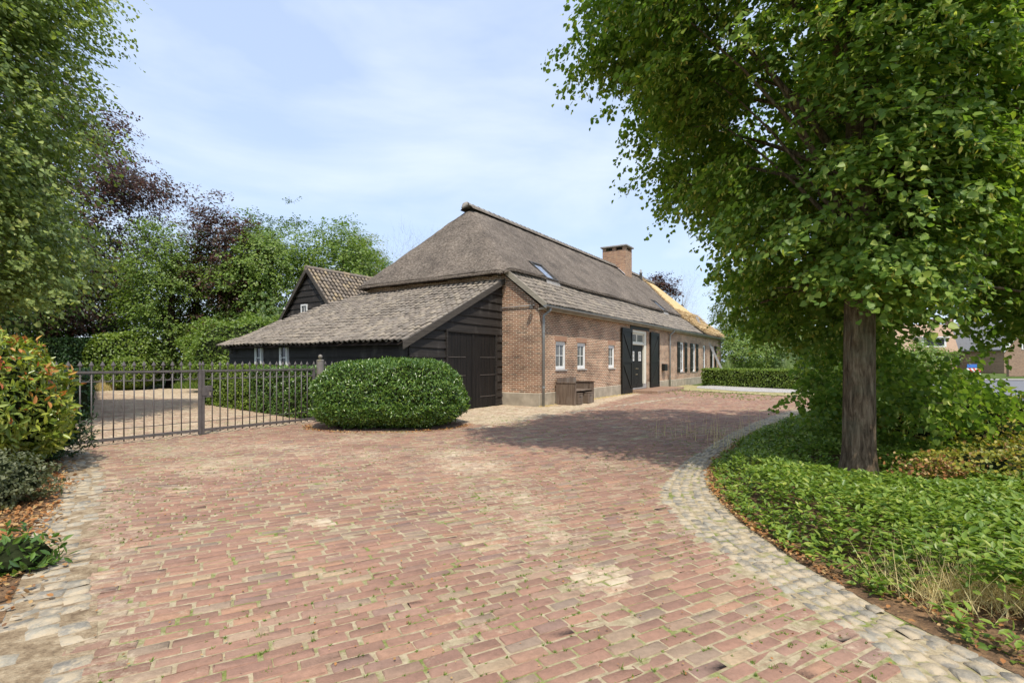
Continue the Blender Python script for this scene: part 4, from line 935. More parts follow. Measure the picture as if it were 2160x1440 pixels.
gp = tag(MB().lathe([(.092, 0), (.09, 1.50), (.094, 1.502), (.094, 1.53), (.05, 1.545)], (0, 0, 0), 24).build('gate_post', pm.m, None, True), 'round grey metal gate post with a ball on top beside the clipped laurel', 'gate post'); gp.location = gpost + gd * .05
MB().lathe([(.018, 1.54), (.018, 1.56), (.04, 1.575), (.052, 1.605), (.052, 1.625), (.04, 1.65), (.015, 1.668), (0, 1.67)], (0, 0, 0), 16).build('ball_finial', pm.m, gp, True)
gp.data.polygons.foreach_set('use_smooth', [False] * len(gp.data.polygons))
f1_, _ = gate_leaf(gpost + gd * .17, ang, 1.75, 9, 'short run of grey spiked fence behind the clipped laurel, from post to garage', 0, 'metal_fence', 'fence', None)

# ------------------------------------------------------------------ plants
def hedge_box(name, p0, p1, width, h, mat, nleaf, size, lab, cat='hedge', tv=LEAF, group=None, bump_=.05, core='core'):
    """clipped hedge: p0,p1 front line; width to its left side"""
    p0 = np.array(p0, float); p1 = np.array(p1, float); L_ = np.linalg.norm(p1 - p0); d = (p1 - p0) / L_; s = np.array([-d[1], d[0]])
    g = tag(empty(name, (p0[0], p0[1], 0), math.atan2(d[1], d[0])), lab, cat, group)
    ar = np.array([L_ * h, L_ * h, L_ * width, width * h, width * h]); f = rng.choice(5, nleaf, p=ar / ar.sum())
    u_ = rng.random(nleaf); v_ = rng.random(nleaf); P = np.zeros((nleaf, 3)); Nn = np.zeros((nleaf, 3))
    for k, (fn, nn) in enumerate([(lambda a, b: (a * L_, 0 * a, b * h), (0, -1, 0)), (lambda a, b: (a * L_, 0 * a + width, b * h), (0, 1, 0)), (lambda a, b: (a * L_, b * width, 0 * a + h), (0, 0, 1)), (lambda a, b: (0 * a, a * width, b * h), (-1, 0, 0)), (lambda a, b: (0 * a + L_, a * width, b * h), (1, 0, 0))]):
        q = f == k; P[q] = np.stack(fn(u_[q], v_[q]), 1); Nn[q] = nn
    P = P - Nn * rng.uniform(0, .09, (nleaf, 1)) + Nn * (vnoise(P * 2.5)[:, None] - .5) * bump_ * 2 + rnd(nleaf) * .012
    nr = unit(Nn + rnd(nleaf) * .65 + np.array([0, 0, .35])); tip = Nn * .7 + rnd(nleaf) * .8 + np.array([0, 0, .3])
    X, Y, Z = frames(nr, tip)
    scatter('foliage', tv[0], tv[1], P, X, Y, Z, size * rng.uniform(.65, 1.2, nleaf), mat, g)
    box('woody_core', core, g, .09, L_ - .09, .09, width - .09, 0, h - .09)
    return g
def ball_hedge(name, c, r, h, mat, nleaf, size, lab, cat, tv=LEAF, power=2.6, mats2=None, frac2=0, tilt=.5, lump=.06, group=None, rz=0, zc=.42, glob=.55):
    g = tag(empty(name, (c[0], c[1], 0), rz), lab, cat, group)
    th_ = rng.uniform(0, 2 * math.pi, nleaf); ph = np.arcsin(rng.uniform(-.98, 1, nleaf))
    D = np.stack([np.cos(ph) * np.cos(th_), np.cos(ph) * np.sin(th_), np.sin(ph)], 1)
    sup = (np.abs(D) ** power).sum(1) ** (-1 / power); D2 = D * sup[:, None]
    lum = 1 + lump * 2 * (vnoise(D2 * 3 + 7) - .5) + lump * (vnoise(D2 * 9 + 3) - .5)
    dep = 1 - rng.exponential(.035, nleaf)
    z0 = h * zc
    P = np.stack([D2[:, 0] * r[0], D2[:, 1] * r[1], np.where(D2[:, 2] > 0, D2[:, 2] * (h - z0), D2[:, 2] * z0 * .98)], 1) * (lum * dep)[:, None] + np.array([0, 0, z0])
    Nn = unit(np.stack([D[:, 0] / r[0], D[:, 1] / r[1], D[:, 2] / (h * .5)], 1))
    k = P[:, 2] > .02; P, Nn = P[k], Nn[k]; n = len(P)
    nr = unit(Nn * .8 + rnd(n) * .7 + np.array([0, 0, .25])); tip = Nn * glob + rnd(n) * .55 + np.array([0, 0, tilt]); X, Y, Z = frames(nr, tip)
    S = size * rng.uniform(.6, 1.25, n)
    if mats2:
        up_ = (rng.random(n) < frac2 * np.clip(Nn[:, 2] * 1.6 + .5, 0, 1.4)); scatter('young_foliage', tv[0], tv[1], P[up_] + Nn[up_] * size * .35, X[up_], Y[up_], Z[up_], S[up_], mats2, g); P, X, Y, Z, S = P[~up_], X[~up_], Y[~up_], Z[~up_], S[~up_]
    scatter('foliage', tv[0], tv[1], P, X, Y, Z, S, mat, g)
    ns = max(10, nleaf // 900); q_ = rng.choice(len(P), ns); q_ = q_[P[q_, 2] > h * .55]
    if len(q_):
        k_ = 9; tt_ = np.tile(np.arange(k_) / k_, len(q_)); dd_ = np.repeat(unit(rnd(len(q_)) * .35 + np.array([0, 0, 1.])), k_, 0); base_ = np.repeat(P[q_], k_, 0) + dd_ * (tt_ * size * rng.uniform(.8, 2.0))[:, None]
        Xs, Ys, Zs = frames(rnd(len(base_)), dd_ + rnd(len(base_)) * .6); scatter('stray_shoots', tv[0], tv[1], base_, Xs, Ys, Zs, size * rng.uniform(.6, 1, len(base_)), mat, g)['kind'] = 'stuff'
    # woody core
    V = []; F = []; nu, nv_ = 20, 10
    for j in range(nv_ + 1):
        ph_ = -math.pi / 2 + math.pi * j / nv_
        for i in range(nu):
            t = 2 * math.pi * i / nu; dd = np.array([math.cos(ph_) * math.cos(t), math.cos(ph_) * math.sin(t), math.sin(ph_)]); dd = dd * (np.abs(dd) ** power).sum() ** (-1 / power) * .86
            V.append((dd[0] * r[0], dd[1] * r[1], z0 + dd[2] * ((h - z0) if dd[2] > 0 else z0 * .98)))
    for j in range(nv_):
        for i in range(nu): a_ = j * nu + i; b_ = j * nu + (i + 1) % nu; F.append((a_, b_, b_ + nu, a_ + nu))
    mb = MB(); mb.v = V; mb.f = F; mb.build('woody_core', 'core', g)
    return g
ball_hedge('laurel_bush', (-2.84, 12.15), (1.70, 1.22), 1.55, 'laurel', 40000, .076, 'large rounded clipped laurel bush beside the round gate post', 'bush', LONG, 3.0, tilt=.75, glob=.75, lump=.06, zc=.36)
hedge_box('laurel_hedge', (-7.9, 15.5), (-5.35, 13.25), .9, 1.34, 'laurel', 9000, .085, 'dark glossy clipped hedge behind the gate leaf next to the round post', tv=LONG, group=None)
hedge_box('beech_hedge', (-10.9, 18.1), (-7.92, 15.52), .9, 1.36, 'beech', 10000, .07, 'bright green clipped hedge behind the gate, left of the dark glossy hedge')
hedge_box('yew_hedge', (-22.0, 25.6), (-11.4, 12.6), .9, 1.15, 'darkhedge', 12000, .08, 'low dark hedge running along the left side of the courtyard')
hedge_box('tall_dark_hedge', (-26.2, 28.0), (-23.0, 26.7), 1.8, 2.7, 'darkhedge', 9000, .11, 'tall dark clipped hedge left of the round bush beyond the courtyard')
ball_hedge('round_bush', (-21.2, 28.4), (1.75, 1.4), 3.1, 'beech', 12000, .12, 'tall rounded bright green bush beyond the courtyard, behind the gate', 'bush', LEAF, 3.2)
ball_hedge('low_bush', (-20.1, 27.1), (1.0, .8), 1.75, 'beech', 5000, .10, 'lower bright bush growing in front of the tall rounded bush', 'bush', LEAF, 2.4)
ball_hedge('shrub_mass', (-13.2, 25.5), (2.6, 1.8), 3.7, 'bright', 13000, .12, 'loose bright green shrub at the left end of the black garage', 'shrub', LEAF, 2.2, lump=.28)
hedge_box('box_hedge', (11.75, 32.1), (17.6, 23.4), 1.0, 1.05, 'beech', 17000, .085, 'low clipped green hedge in front of the far end of the farmhouse')
# boulders
def rock(c, s, lab):
    V = []; nu, nv_ = 14, 8; F = []
    for j in range(nv_ + 1):
        ph_ = -math.pi / 2 + math.pi * j / nv_
        for i in range(nu):
            t = 2 * math.pi * i / nu; d = np.array([math.cos(ph_) * math.cos(t), math.cos(ph_) * math.sin(t), math.sin(ph_)]); k = .8 + .4 * float(vnoise(d * 1.8 + np.array(c[0])))
            V.append((d[0] * s[0] * k, d[1] * s[1] * k, s[2] * .8 + d[2] * s[2] * k))
    for j in range(nv_):
        for i in range(nu): a_ = j * nu + i; b_ = j * nu + (i + 1) % nu; F.append((a_, b_, b_ + nu, a_ + nu))
    mb = MB(); mb.v = V; mb.f = F; o = mb.build('boulder', 'stone', None, True); o.location = (c[0], c[1], 0); tag(o, lab, 'boulder', 'boulders beyond the courtyard')
rock((-21.95, 26.7), (.34, .28, .26), 'largest rounded boulder left of the round bush, seen through the gate'); rock((-22.5, 26.9), (.2, .2, .14), 'small boulder touching the left of the largest boulder'); rock((-21.3, 26.6), (.24, .18, .1), 'flat pale boulder right of the largest boulder')
# far courtyard grass, dry tufts
n = 900; P = np.stack([rng.uniform(-18.6, -13.0, n), rng.uniform(28.3, 30.5, n), np.zeros(n)], 1); tufts('meadow_grass', P, rng.uniform(.25, .5, n), .02, 12, 'grass', .35, lab='tall green grass at the far end of the courtyard', cat='grass')
n = 60; P = np.stack([rng.normal(-20.9, .2, n), rng.normal(26.6, .15, n), np.zeros(n)], 1); tufts('dry_grass_tuft', P, .55, .012, 12, 'dryg', .3, lab='straw coloured dry grass in front of the round bush', cat='grass')

# left foreground shrub with orange young leaves
ball_hedge('red_tipped_shrub', (-7.35, 6.4), (1.36, 1.35), 2.0, 'photinia', 13000, .115, 'large glossy shrub with orange red young leaves at the left edge', 'shrub', LONG, 2.2, 'redleaf', .08, .35, .12, glob=.8)
ball_hedge('variegated_shrub', (-5.5, 5.35), (.55, .45), .52, 'varieg', 5000, .04, 'low variegated shrub at the foot of the orange tipped shrub', 'shrub', LEAF, 2.1, lump=.3)
ball_hedge('yew_shrub', (-7.3, 7.8), (.7, .55), .95, 'darkhedge', 7000, .06, 'small dark shrub between the orange tipped shrub and the gate', 'shrub', LONG, 2.1, lump=.3)
ball_hedge('small_laurel', (-3.58, 3.72), (.26, .2), .24, 'laurel', 300, .075, 'small low green plant in the soil at the left edge', 'plant', LONG, 2.1, lump=.3, zc=.3)

# ---- ground cover rosettes in the right bed
cobin = COB_IN
def in_bed(x, y): return inpoly(x, y, bedR) & (dist_line(x, y, COB_IN) > .03 + .07 * vnoise(np.stack([x * 3, y * 3, x * 0], 1)))
n = 25000; y = 2.6 + 12 * rng.random(n) ** 1.25; x = 2.1 + rng.random(n) ** .9 * 9
k = in_bed(x, y) & (x < 1.15 * y + .6)
# bare, littery front corner
k &= ~((y < 3.2 + .35 * (x - 2.2)) & (rng.random(n) < .92) & (dist_line(x, y, COB_IN) < .48)) 
x, y = x[k], y[k]; n = len(x)
rose_h = .16 + .20 * vnoise(np.stack([x * 1.1, y * 1.1, x * 0], 1)) + .1 * np.clip(dist_line(x, y, COB_IN) - .1, 0, 1) - .08 * (dist_line(x, y, COB_IN) < .3)
rose_h = rose_h * np.clip(np.hypot(x - 4.3, y - 6.2) * .9, .35, 1)
rose_h = rose_h * np.clip((dist_line(x, y, COB_IN)) * 2.2, .45, 1)
per = 11
Pc = np.stack([x, y, rose_h], 1); Pn = np.repeat(Pc, per, 0); n2 = n * per
lvl = np.tile(np.array([0] * 4 + [1] * 4 + [2] * 3), n); ang_ = rng.uniform(0, 2 * math.pi, n2); out_ = np.stack([np.cos(ang_), np.sin(ang_), 0 * ang_], 1)
lean = np.repeat(rng.normal(0, .25, (n, 2)), per, 0)
Pn = Pn + np.stack([lean[:, 0] * .1, lean[:, 1] * .1, -.055 * lvl + rng.normal(0, .008, n2)], 1) + out_ * .008
tip = out_ + np.stack([0 * ang_, 0 * ang_, .85 - .5 * lvl + rng.normal(0, .2, n2)], 1); nr = np.stack([-out_[:, 0] * .3, -out_[:, 1] * .3, np.ones(n2)], 1) + rnd(n2) * .32
X, Y, Z = frames(nr, tip)
tag(scatter('ground_cover', LEAF[0], LEAF[1], Pn, X, Y, Z, np.stack([rng.uniform(.030, .046, n2), rng.uniform(.038, .078, n2), np.full(n2, .06)], 1), 'cover'), 'low leafy green ground cover filling the bed under the lime tree', 'ground cover', None, 'stuff')
# yellowish shrubs at the right edge of the bed
ball_hedge('yellow_shrub', (6.35, 5.75), (1.45, .95), .62, 'hyper', 15000, .045, 'yellow green shrub with rusty leaves at the right edge of the bed', 'shrub', LEAF, 2.1, lump=.35)
ball_hedge('green_shrub', (7.9, 8.3), (1.9, 1.3), .95, 'hyper', 13000, .055, 'yellow green shrub behind the lime tree near the road', 'shrub', LEAF, 2.1, lump=.35)
n = 500; P = np.stack([rng.normal(4.75, .22, n), rng.normal(5.75, .14, n), rng.uniform(.22, .42, n)], 1); X, Y, Z = frames(rnd(n), rnd(n)); 
tag(scatter('rusty_dead_shrub', LEAF[0], LEAF[1], P, X, Y, Z, rng.uniform(.02, .05, n), 'litter'), 'patch of rusty orange dead leaves in the ground cover below the trunk', 'dead shrub')
# dry grass along the bed front
n = 190; t = rng.random(n); P = np.stack([2.45 + t * 1.5 + rng.normal(0, .06, n), 3.32 - t * .5 + rng.normal(0, .10, n), np.full(n, .02)], 1)
tufts('dry_grass', P, rng.uniform(.18, .42, n), .0042, 11, 'dryg', .6, lab='long straw coloured dry grass at the front of the planting bed', cat='grass')
# leaf litter
def litter(name, P, lab, s=(.02, .055)):
    n = len(P); X, Y, Z = frames(np.array([0, 0, 1]) + rnd(n) * .45, rnd(n)); tag(scatter(name, LEAF[0], LEAF[1], P, X, Y, Z, rng.uniform(s[0], s[1], n), 'litter'), lab, 'leaf litter', None, 'stuff')
n = 3200; t = rng.random(n); ci_ = resample(COB_IN, .05); pi = np.array(ci_)[(t * (len(ci_) * .62)).astype(int)]; P = np.stack([pi[:, 0] + np.abs(rng.normal(.0, .07, n)) + .3 * (pi[:, 1] < 3.5) * rng.random(n) * 2, pi[:, 1] + rng.normal(0, .08, n), np.full(n, .032)], 1)
litter('bed_leaf_litter', P, 'brown fallen leaves along the edge of the planting bed', (.012, .04))
n = 5200; t = rng.random(n); ci_ = resample(L_IN, .05); pi = np.array(ci_)[(t * len(ci_) * .85).astype(int)]; P = np.stack([pi[:, 0] - np.abs(rng.normal(.0, .45, n)) + .05, pi[:, 1] + rng.normal(0, .2, n), np.full(n, .028)], 1)
litter('shrub_leaf_litter', P, 'orange brown fallen leaves on the soil below the left shrub', (.02, .055))
n = 1700; y = 2.2 + 14 * rng.random(n) ** 1.1; x = rng.uniform(-1, 1, n) * y * .9; k = inpoly(x, y, drive); P = np.stack([x, y, np.full(n, .018)], 1)[k]
litter('drive_leaf_litter', P, 'scattered small dry leaves on the brick drive', (.008, .02))
n = 500; t = rng.random(n); P = np.stack([-2.92 + 1.85 * np.cos(math.pi + t * math.pi), 12.15 + 1.3 * np.sin(math.pi + t * math.pi), np.full(n, .018)], 1) + np.concatenate([rng.normal(0, .06, (n, 2)), np.zeros((n, 1))], 1)
litter('bush_leaf_litter', P, 'brown fallen leaves round the foot of the clipped laurel bush')

# ---- trees
def tree(name, base, th_, tr, env, ncl, twigs, lpt, leaf, size, mat, bark, lab, cat='tree', group=None, csize=.5, droop=.5, tv=HEART, lump=.22, bract=0, nlimb=34, shell=.55, seed=1, lean=(0, 0), fork=.45, flat=.5, clump=0):
    g = tag(empty(name, (base[0], base[1], 0)), lab, cat, group)
    # crown cluster centres
    wts = np.array([e[1][0] * e[1][1] * e[1][2] for e in env]) ** .67; wts = wts / wts.sum()
    f = rng.choice(len(env), ncl, p=wts); Dv = unit(rnd(ncl)); r_ = shell + (1 - shell) * rng.random(ncl) ** .6
    cen = np.array([env[i][0] for i in f]) - np.array([base[0], base[1], 0]); rad = np.array([env[i][1] for i in f])
    lum = 1 + lump * 2 * (vnoise(Dv * 2.6 + seed * 3.1) - .5) + lump * .8 * (vnoise(Dv * 6 + seed) - .5)
    P = cen + Dv * rad * (r_ * lum)[:, None]
    k = (P[:, 2] > .35) & ((vnoise(P * (1.0 if size < .12 else .75) + seed * 5.7) > clump) | np.array([len(e) > 2 for e in env])[f]); P = P[k]; ncl = len(P); Dv = Dv[k]
    axis = np.stack([0 * P[:, 0], 0 * P[:, 0], P[:, 2] * .8], 1); outw = unit(P - axis + np.array([0, 0, -.3]))
    # twigs per cluster
    nt_ = ncl * twigs; o_ = np.repeat(outw, twigs, 0); c_ = np.repeat(P, twigs, 0) + rnd(nt_) * np.array([1, 1, flat]) * csize * .35
    td = unit(o_ * .9 + rnd(nt_) * np.array([.75, .75, .35])); ln = csize * rng.uniform(.6, 1.3, nt_)
    nl = nt_ * lpt; t = np.tile((np.arange(lpt) + .6) / lpt, nt_); td2 = np.repeat(td, lpt, 0); ln2 = np.repeat(ln, lpt)
    pos_ = np.repeat(c_, lpt, 0) + td2 * (t * ln2)[:, None] + np.stack([0 * t, 0 * t, -droop * ln2 * t * t], 1) + rnd(nl) * size * .45
    sidev = np.cross(td2, np.array([0, 0, 1.])); sgn = np.where(np.tile(np.arange(lpt), nt_) % 2 == 0, 1, -1)[:, None]
    tip = unit(td2 * .7 + sidev * sgn * .8 + np.array([0, 0, -.55]) * (1 + droop) * .6 + rnd(nl) * .35)
    ow2 = np.repeat(np.repeat(outw, twigs, 0), lpt, 0)
    nr = unit(np.array([0, 0, .62]) + ow2 * .75 + rnd(nl) * .45); X, Y, Z = frames(nr, tip)
    S = size * rng.uniform(.45, 1.25, nl)
    pos_[:, 2] = np.maximum(pos_[:, 2], .12)
    if leaf: 
        if bract:
            kb = rng.random(nl) < bract * (.35 + 1.2 * np.repeat(np.repeat(rng.random(ncl) > .55, twigs), lpt)); nb = kb.sum()
            Xb, Yb, Zb_ = frames(rnd(nb), np.array([0, 0, -1.]) + rnd(nb) * .35)
            scatter('flower_bracts', LONG[0], LONG[1], pos_[kb] + np.array([0, 0, -.02]), Xb, Yb, Zb_, size * rng.uniform(.6, 1.05, nb), 'bract', g)
        scatter('crown', tv[0], tv[1], pos_, X, Y, Z, S, mat, g)
    # trunk and limbs
    mb = MB(); lx, ly = lean; pts = [(lx * q_ * q_, ly * q_ * q_, th_ * q_) for q_ in (0, .03, .12, .25, .4, .6, .8, 1)]
    rs = [tr * 1.08, tr * 1.04, tr * 1.0, tr * .95, tr * .88, tr * .7, tr * .45, tr * .12]
    zs_ = np.concatenate([np.linspace(0, .5, 12), np.linspace(.6, 1, 6) * min(th_, 4), np.linspace(min(th_, 4) * 1.05 + .01, th_, 8)]); ns_ = 28; tv_ = []
    for z_ in zs_:
        q_ = z_ / th_; rr0 = np.interp(q_, (0, .03, .12, .25, .4, .6, .8, 1), rs) * (1 + .38 * math.exp(-z_ / (.9 * tr + .02)))
        for a_ in range(ns_):
            t_ = 2 * math.pi * a_ / ns_; w_ = 1 + .16 * (float(vnoise(np.array([math.cos(t_) * 1.6 + 9 + seed, math.sin(t_) * 1.6 + 9, z_ * .7]))) - .5) + .07 * (float(vnoise(np.array([math.cos(t_) * 5 + 9, math.sin(t_) * 5 + 9, z_ * 1.5]))) - .5) + .10 * math.exp(-z_ / (tr + .02)) * math.sin(t_ * 5 + seed)
            tv_.append((lx * q_ * q_ + rr0 * w_ * math.cos(t_), ly * q_ * q_ + rr0 * w_ * math.sin(t_), z_ - (.04 if z_ == 0 else 0)))
    tm_ = MB(); tm_.v = tv_; tm_.f = [(k * ns_ + j, k * ns_ + (j + 1) % ns_, (k + 1) * ns_ + (j + 1) % ns_, (k + 1) * ns_ + j) for k in range(len(zs_) - 1) for j in range(ns_)]
    trk = tm_.build('trunk', bark, g, True)
    sel = rng.choice(ncl, min(nlimb, ncl), replace=False)
    for i in sel:
        e_ = Vector(P[i]); hz = min(th_ * .92, max(th_ * fork * .5, e_.z * random.uniform(.5, .8))); q_ = hz / th_; s_ = Vector((lx * q_ * q_, ly * q_ * q_, hz)); r0 = tr * (1 - q_ * .8) * random.uniform(.25, .5)
        mid_ = s_.lerp(e_, .5) + Vector((random.uniform(-.3, .3), random.uniform(-.3, .3), random.uniform(0, .5))) * (e_ - s_).length * .25
        pp = [s_.lerp(mid_, t_) .lerp(mid_.lerp(e_, t_), t_) for t_ in (0, .2, .4, .6, .8, 1)]
        mb.tube(pp, [r0, r0 * .8, r0 * .6, r0 * .42, r0 * .28, .008], 6)
    mb.build('limbs', bark, g, True)
    # thin twigs
    m_ = min(nt_, 2600 if leaf else nt_); sel = rng.choice(nt_, m_, replace=False); mb = MB()
    A = c_[sel]; Bv = td[sel] * ln[sel][:, None]
    sv_ = unit(np.cross(Bv, rnd(m_))) * (.0035 + tr * .008); E1 = A + Bv * .5; E2 = A + Bv + np.array([0, 0, -droop]) * ln[sel][:, None] * .8
    V = np.stack([A + sv_, A - sv_, E1 + sv_ * .7, E1 - sv_ * .7, E2 + sv_ * .3, E2 - sv_ * .3], 1).reshape(-1, 3)
    fa = np.array([[0, 1, 3, 2], [2, 3, 5, 4]]); lo = (fa.ravel()[None] + (np.arange(m_) * 6)[:, None]).ravel(); np_mesh('twigs', V, lo, np.arange(m_ * 2) * 4, bark, g)
    return g
# near lime tree on the right
tree('lime_tree', (4.40, 6.55), 11, .168,
     [((4.85, 7.6, 6.9), (3.6, 3.5, 4.3)), ((4.75, 7.6, 3.8), (2.25, 2.2, 1.5)), ((2.45, 7.4, 3.95), (.85, .7, .32)), ((2.0, 7.5, 5.2), (.9, .8, .5)), ((1.9, 7.6, 6.2), (1.0, .9, .6)), ((6.9, 8.4, 4.15), (2.6, 2.3, 1.45)), ((4.9, 8.3, 2.4), (1.3, 1.1, .55)), ((6.1, 9.2, 1.4), (.9, .7, .7)), ((7.0, 8.2, .85), (1.7, .8, .4)), ((4.75, 6.6, 2.9), (1.1, .5, .85)), ((4.8, 6.3, 4.6), (1.6, .8, 1.0)), ((7.4, 7.6, 2.6), (1.8, 1.2, .6)), ((7.0, 8.0, 2.0), (1.0, .5, .3)), ((4.35, 5.95, 2.45), (.7, .35, .4), 1), ((4.5, 5.85, 3.4), (1.1, .45, .9), 1), ((4.5, 5.8, 5.0), (1.3, .5, 1.1), 1), ((4.7, 5.9, 6.6), (1.4, .5, 1.0), 1), ((1.9, 6.0, 8.4), (1.6, 1.4, .9), 1), ((5.7, 6.9, 1.05), (.6, .4, .45)), ((7.95, 8.3, 2.3), (.7, .6, .8)), ((3.4, 7.4, 6.9), (2.2, 2.2, 1.8)), ((8.2, 8.6, 6.4), (3.2, 3, 3.4)), ((6.0, 8.6, .8), (1.1, .6, .4))],
     8200, 4, 13, True, .076, 'lime', 'bark', 'large lime tree in the right foreground with drooping leaves and pale flower bracts', csize=.42, droop=.6, bract=.27, clump=.47, seed=2, nlimb=60, lump=.2)
# left foreground tree
tree('hornbeam_tree', (-13.8, 10.8), 13, .25, [((-13.4, 11.0, 7.8), (3.3, 3.4, 4.0)), ((-13.3, 11.2, 4.6), (3.1, 3.0, 2.4)), ((-13.0, 11.2, 10.8), (3.0, 3, 3.2))],
     4600, 4, 12, True, .092, 'leftlime', 'bark_dark', 'tall pale green tree at the left edge with layered drooping sprays', csize=.72, droop=.45, seed=5, lump=.3, clump=.3, flat=.25, nlimb=30)
bgt = 'trees behind the courtyard'
def bgtree(name, x, y, top, r, mat, lab, n=420, size=.16, seed=1, low=.5, lump=.3, droop=.4, csize=.8, bark='bark_dark', ry=None, tw=4, lp_=11, group=bgt, extra=None, shell=.5, clump=.36):
    h_ = (top - low) / 2
    env = [((x, y, low + h_), (r, ry or r, h_))] + (extra or [])
    return tree(name, (x, y), top * .85, .02 * top + .05, env, n, tw, lp_, True, size, mat, bark, lab, 'tree', group, csize, droop, KITE, lump, 0, 16, shell, seed, flat=.4, clump=clump)
bgtree('copper_beech', -29.6, 33, 20.0, 6.0, 'copper', 'tall copper beech behind the left edge tree, with dark purple leaves', 2300, .19, 3, 1.0, .34, extra=[((-23.6, 32.4, 12.3), (2.4, 2.0, 1.0))], csize=1.2)
bgtree('bright_maple', -19.9, 30.2, 9.9, 2.3, 'bright', 'bright green narrow tree between the two copper beeches', 950, .14, 4, .4, .25)
bgtree('copper_beech', -17.2, 31.0, 10.6, 2.7, 'copper', 'smaller copper beech right of the bright narrow tree', 950, .15, 6, 1.6, .3)
bgtree('dark_top_tree', -16.6, 35.5, 12.4, 2.8, 'mid', 'thin dark crowned tree rising behind the maple', 360, .15, 8, 3, .4, shell=.4)
bgtree('maple_tree', -14.6, 31.5, 9.8, 3.4, 'bright', 'broad bright green maple directly behind the gabled barn', 1500, .16, 9, .5, .25)
bgtree('maple_tree', -10.6, 32.5, 10.0, 2.6, 'bright', 'green maple to the right of the gabled barn peak', 800, .16, 10, 1, .3)
bgtree('green_tree', -7.6, 33.5, 7.9, 2.4, 'bright', 'low green tree just left of the thatched roof', 300, .16, 11, 1, .3)
bgtree('birch_tree', -11.9, 41, 11.9, 2.4, 'willow', 'pale drooping birch left of the thatched roof', 700, .15, 12, 3, .22, 1.4, bark='bark_pale', shell=.3, clump=.25)
bgtree('dark_tree', -27, 25, 12, 4.5, 'mid', 'dark green tree behind the tall dark hedge', 700, .18, 13, .3)
bgtree('dark_tree', -22.5, 37, 9, 5, 'mid', 'wide dark tree filling the gap behind the round bush', 700, .2, 14, .2)
bgtree('dark_tree', -31, 34, 13, 5, 'mid', 'dark tree deep behind the copper beech', 500, .24, 15, .2)
bgtree('shrub_tree', -13.5, 29.5, 5.2, 2.8, 'mid', 'low green tree behind the left end of the garage roof', 360, .15, 16, .2)
def bare(x, y, top, r, lab, seed):
    return tree('bare_tree', (x, y), top * .8, .12, [((x, y, top * .72), (r, r, top * .3))], 160, 5, 4, False, .1, 'mid', 'bark_pale', lab, 'tree', 'bare trees', 1.1, -.3, KITE, .3, 0, 40, .3, seed)
bare(-9.3, 44, 12.2, 2.4, 'leafless tree at the left shoulder of the thatched roof', 20)
bare(-6.8, 46, 12.6, 2.4, 'leafless tree partly hidden by the thatched hip', 21)
bare(21.8, 66, 12.4, 2.2, 'leafless tree beyond the stripped end of the roof', 22)
bgr = 'trees beyond the farmhouse'
bgtree('copper_beech', 17.6, 62, 12.2, 2.2, 'copper', 'purple leaved tree behind the farmhouse ridge, beside the chimney', 300, .25, 23, 4, .35, group=bgr)
bgtree('pale_leaved_tree', 22.5, 48.5, 10.6, 3.6, 'cream_leaf', 'pale cream green tree beyond the far end of the farmhouse', 520, .22, 24, 1, .25, group=bgr)
bgtree('green_tree', 28.5, 52, 10.5, 4, 'bright', 'bright green tree right of the pale leaved tree', 500, .25, 25, .5, .3, group=bgr)
bgtree('green_tree', 37, 60, 13.5, 5, 'mid', 'broad green tree left of the distant brick house', 500, .3, 26, .5, .3, group=bgr)
bgtree('green_tree', 75, 78, 15, 7, 'mid', 'wide green tree right of the distant brick house', 500, .4, 27, .5, .3, group=bgr)
bgtree('dark_shrub', 18.5, 43, 4.2, 3.0, 'bright', 'yellow green shrub behind the low hedge', 380, .17, 28, .2, .3, group=bgr)
bgtree('dark_shrub', 23.0, 40, 3.4, 2.8, 'mid', 'dark green shrub behind the pampas grass', 380, .17, 29, .2, .3, group=bgr)
bgtree('dark_shrub', 28.0, 38, 3.2, 2.8, 'bright', 'green shrub at the roadside end of the low hedge', 300, .17, 30, .2, .3, group=bgr)
def pampas(x, y, r, h, lab):
    n = 900; a = rng.uniform(0, 2 * math.pi, n); e = rng.uniform(.15, 1.35, n); g = tag(empty('pampas_grass', (x, y, 0)), lab, 'ornamental grass', 'pampas grasses behind the low hedge')
    K = 7; V = []; 
    dirs = np.stack([np.cos(a), np.sin(a)], 1); ln = h * rng.uniform(.8, 1.35, n)
    side_ = np.stack([-np.sin(a), np.cos(a), 0 * a], 1) * .012
    for j in range(K):
        t = j / (K - 1); rr = np.sin(1.35 - e) * ln * t * .9 * r / h * 1.2; zz = ln * (t * np.sin(e) * 1.25 - .62 * t ** 2.4 * (1.3 - e * .6)); c_ = np.stack([dirs[:, 0] * rr, dirs[:, 1] * rr, np.maximum(zz, .05)], 1); V.append(c_ + side_ * (1 - t * .8)); V.append(c_ - side_ * (1 - t * .8))
    V = np.stack(V, 1).reshape(-1, 3); fa = np.array([[2 * j, 2 * j + 1, 2 * j + 3, 2 * j + 2] for j in range(K - 1)]); lo = (fa.ravel()[None] + (np.arange(n) * 2 * K)[:, None]).ravel()
    np_mesh('blades', V, lo, np.arange(n * (K - 1)) * 4, 'pampas', g)
pampas(16.9, 31.5, 1.4, 1.75, 'larger pampas grass nearest the farmhouse behind the low hedge'); pampas(19.6, 31.2, 1.3, 1.6, 'smaller pampas grass to the right behind the low hedge'); pampas(14.8, 35.5, 1.2, 1.6, 'pampas grass half hidden at the farmhouse corner')
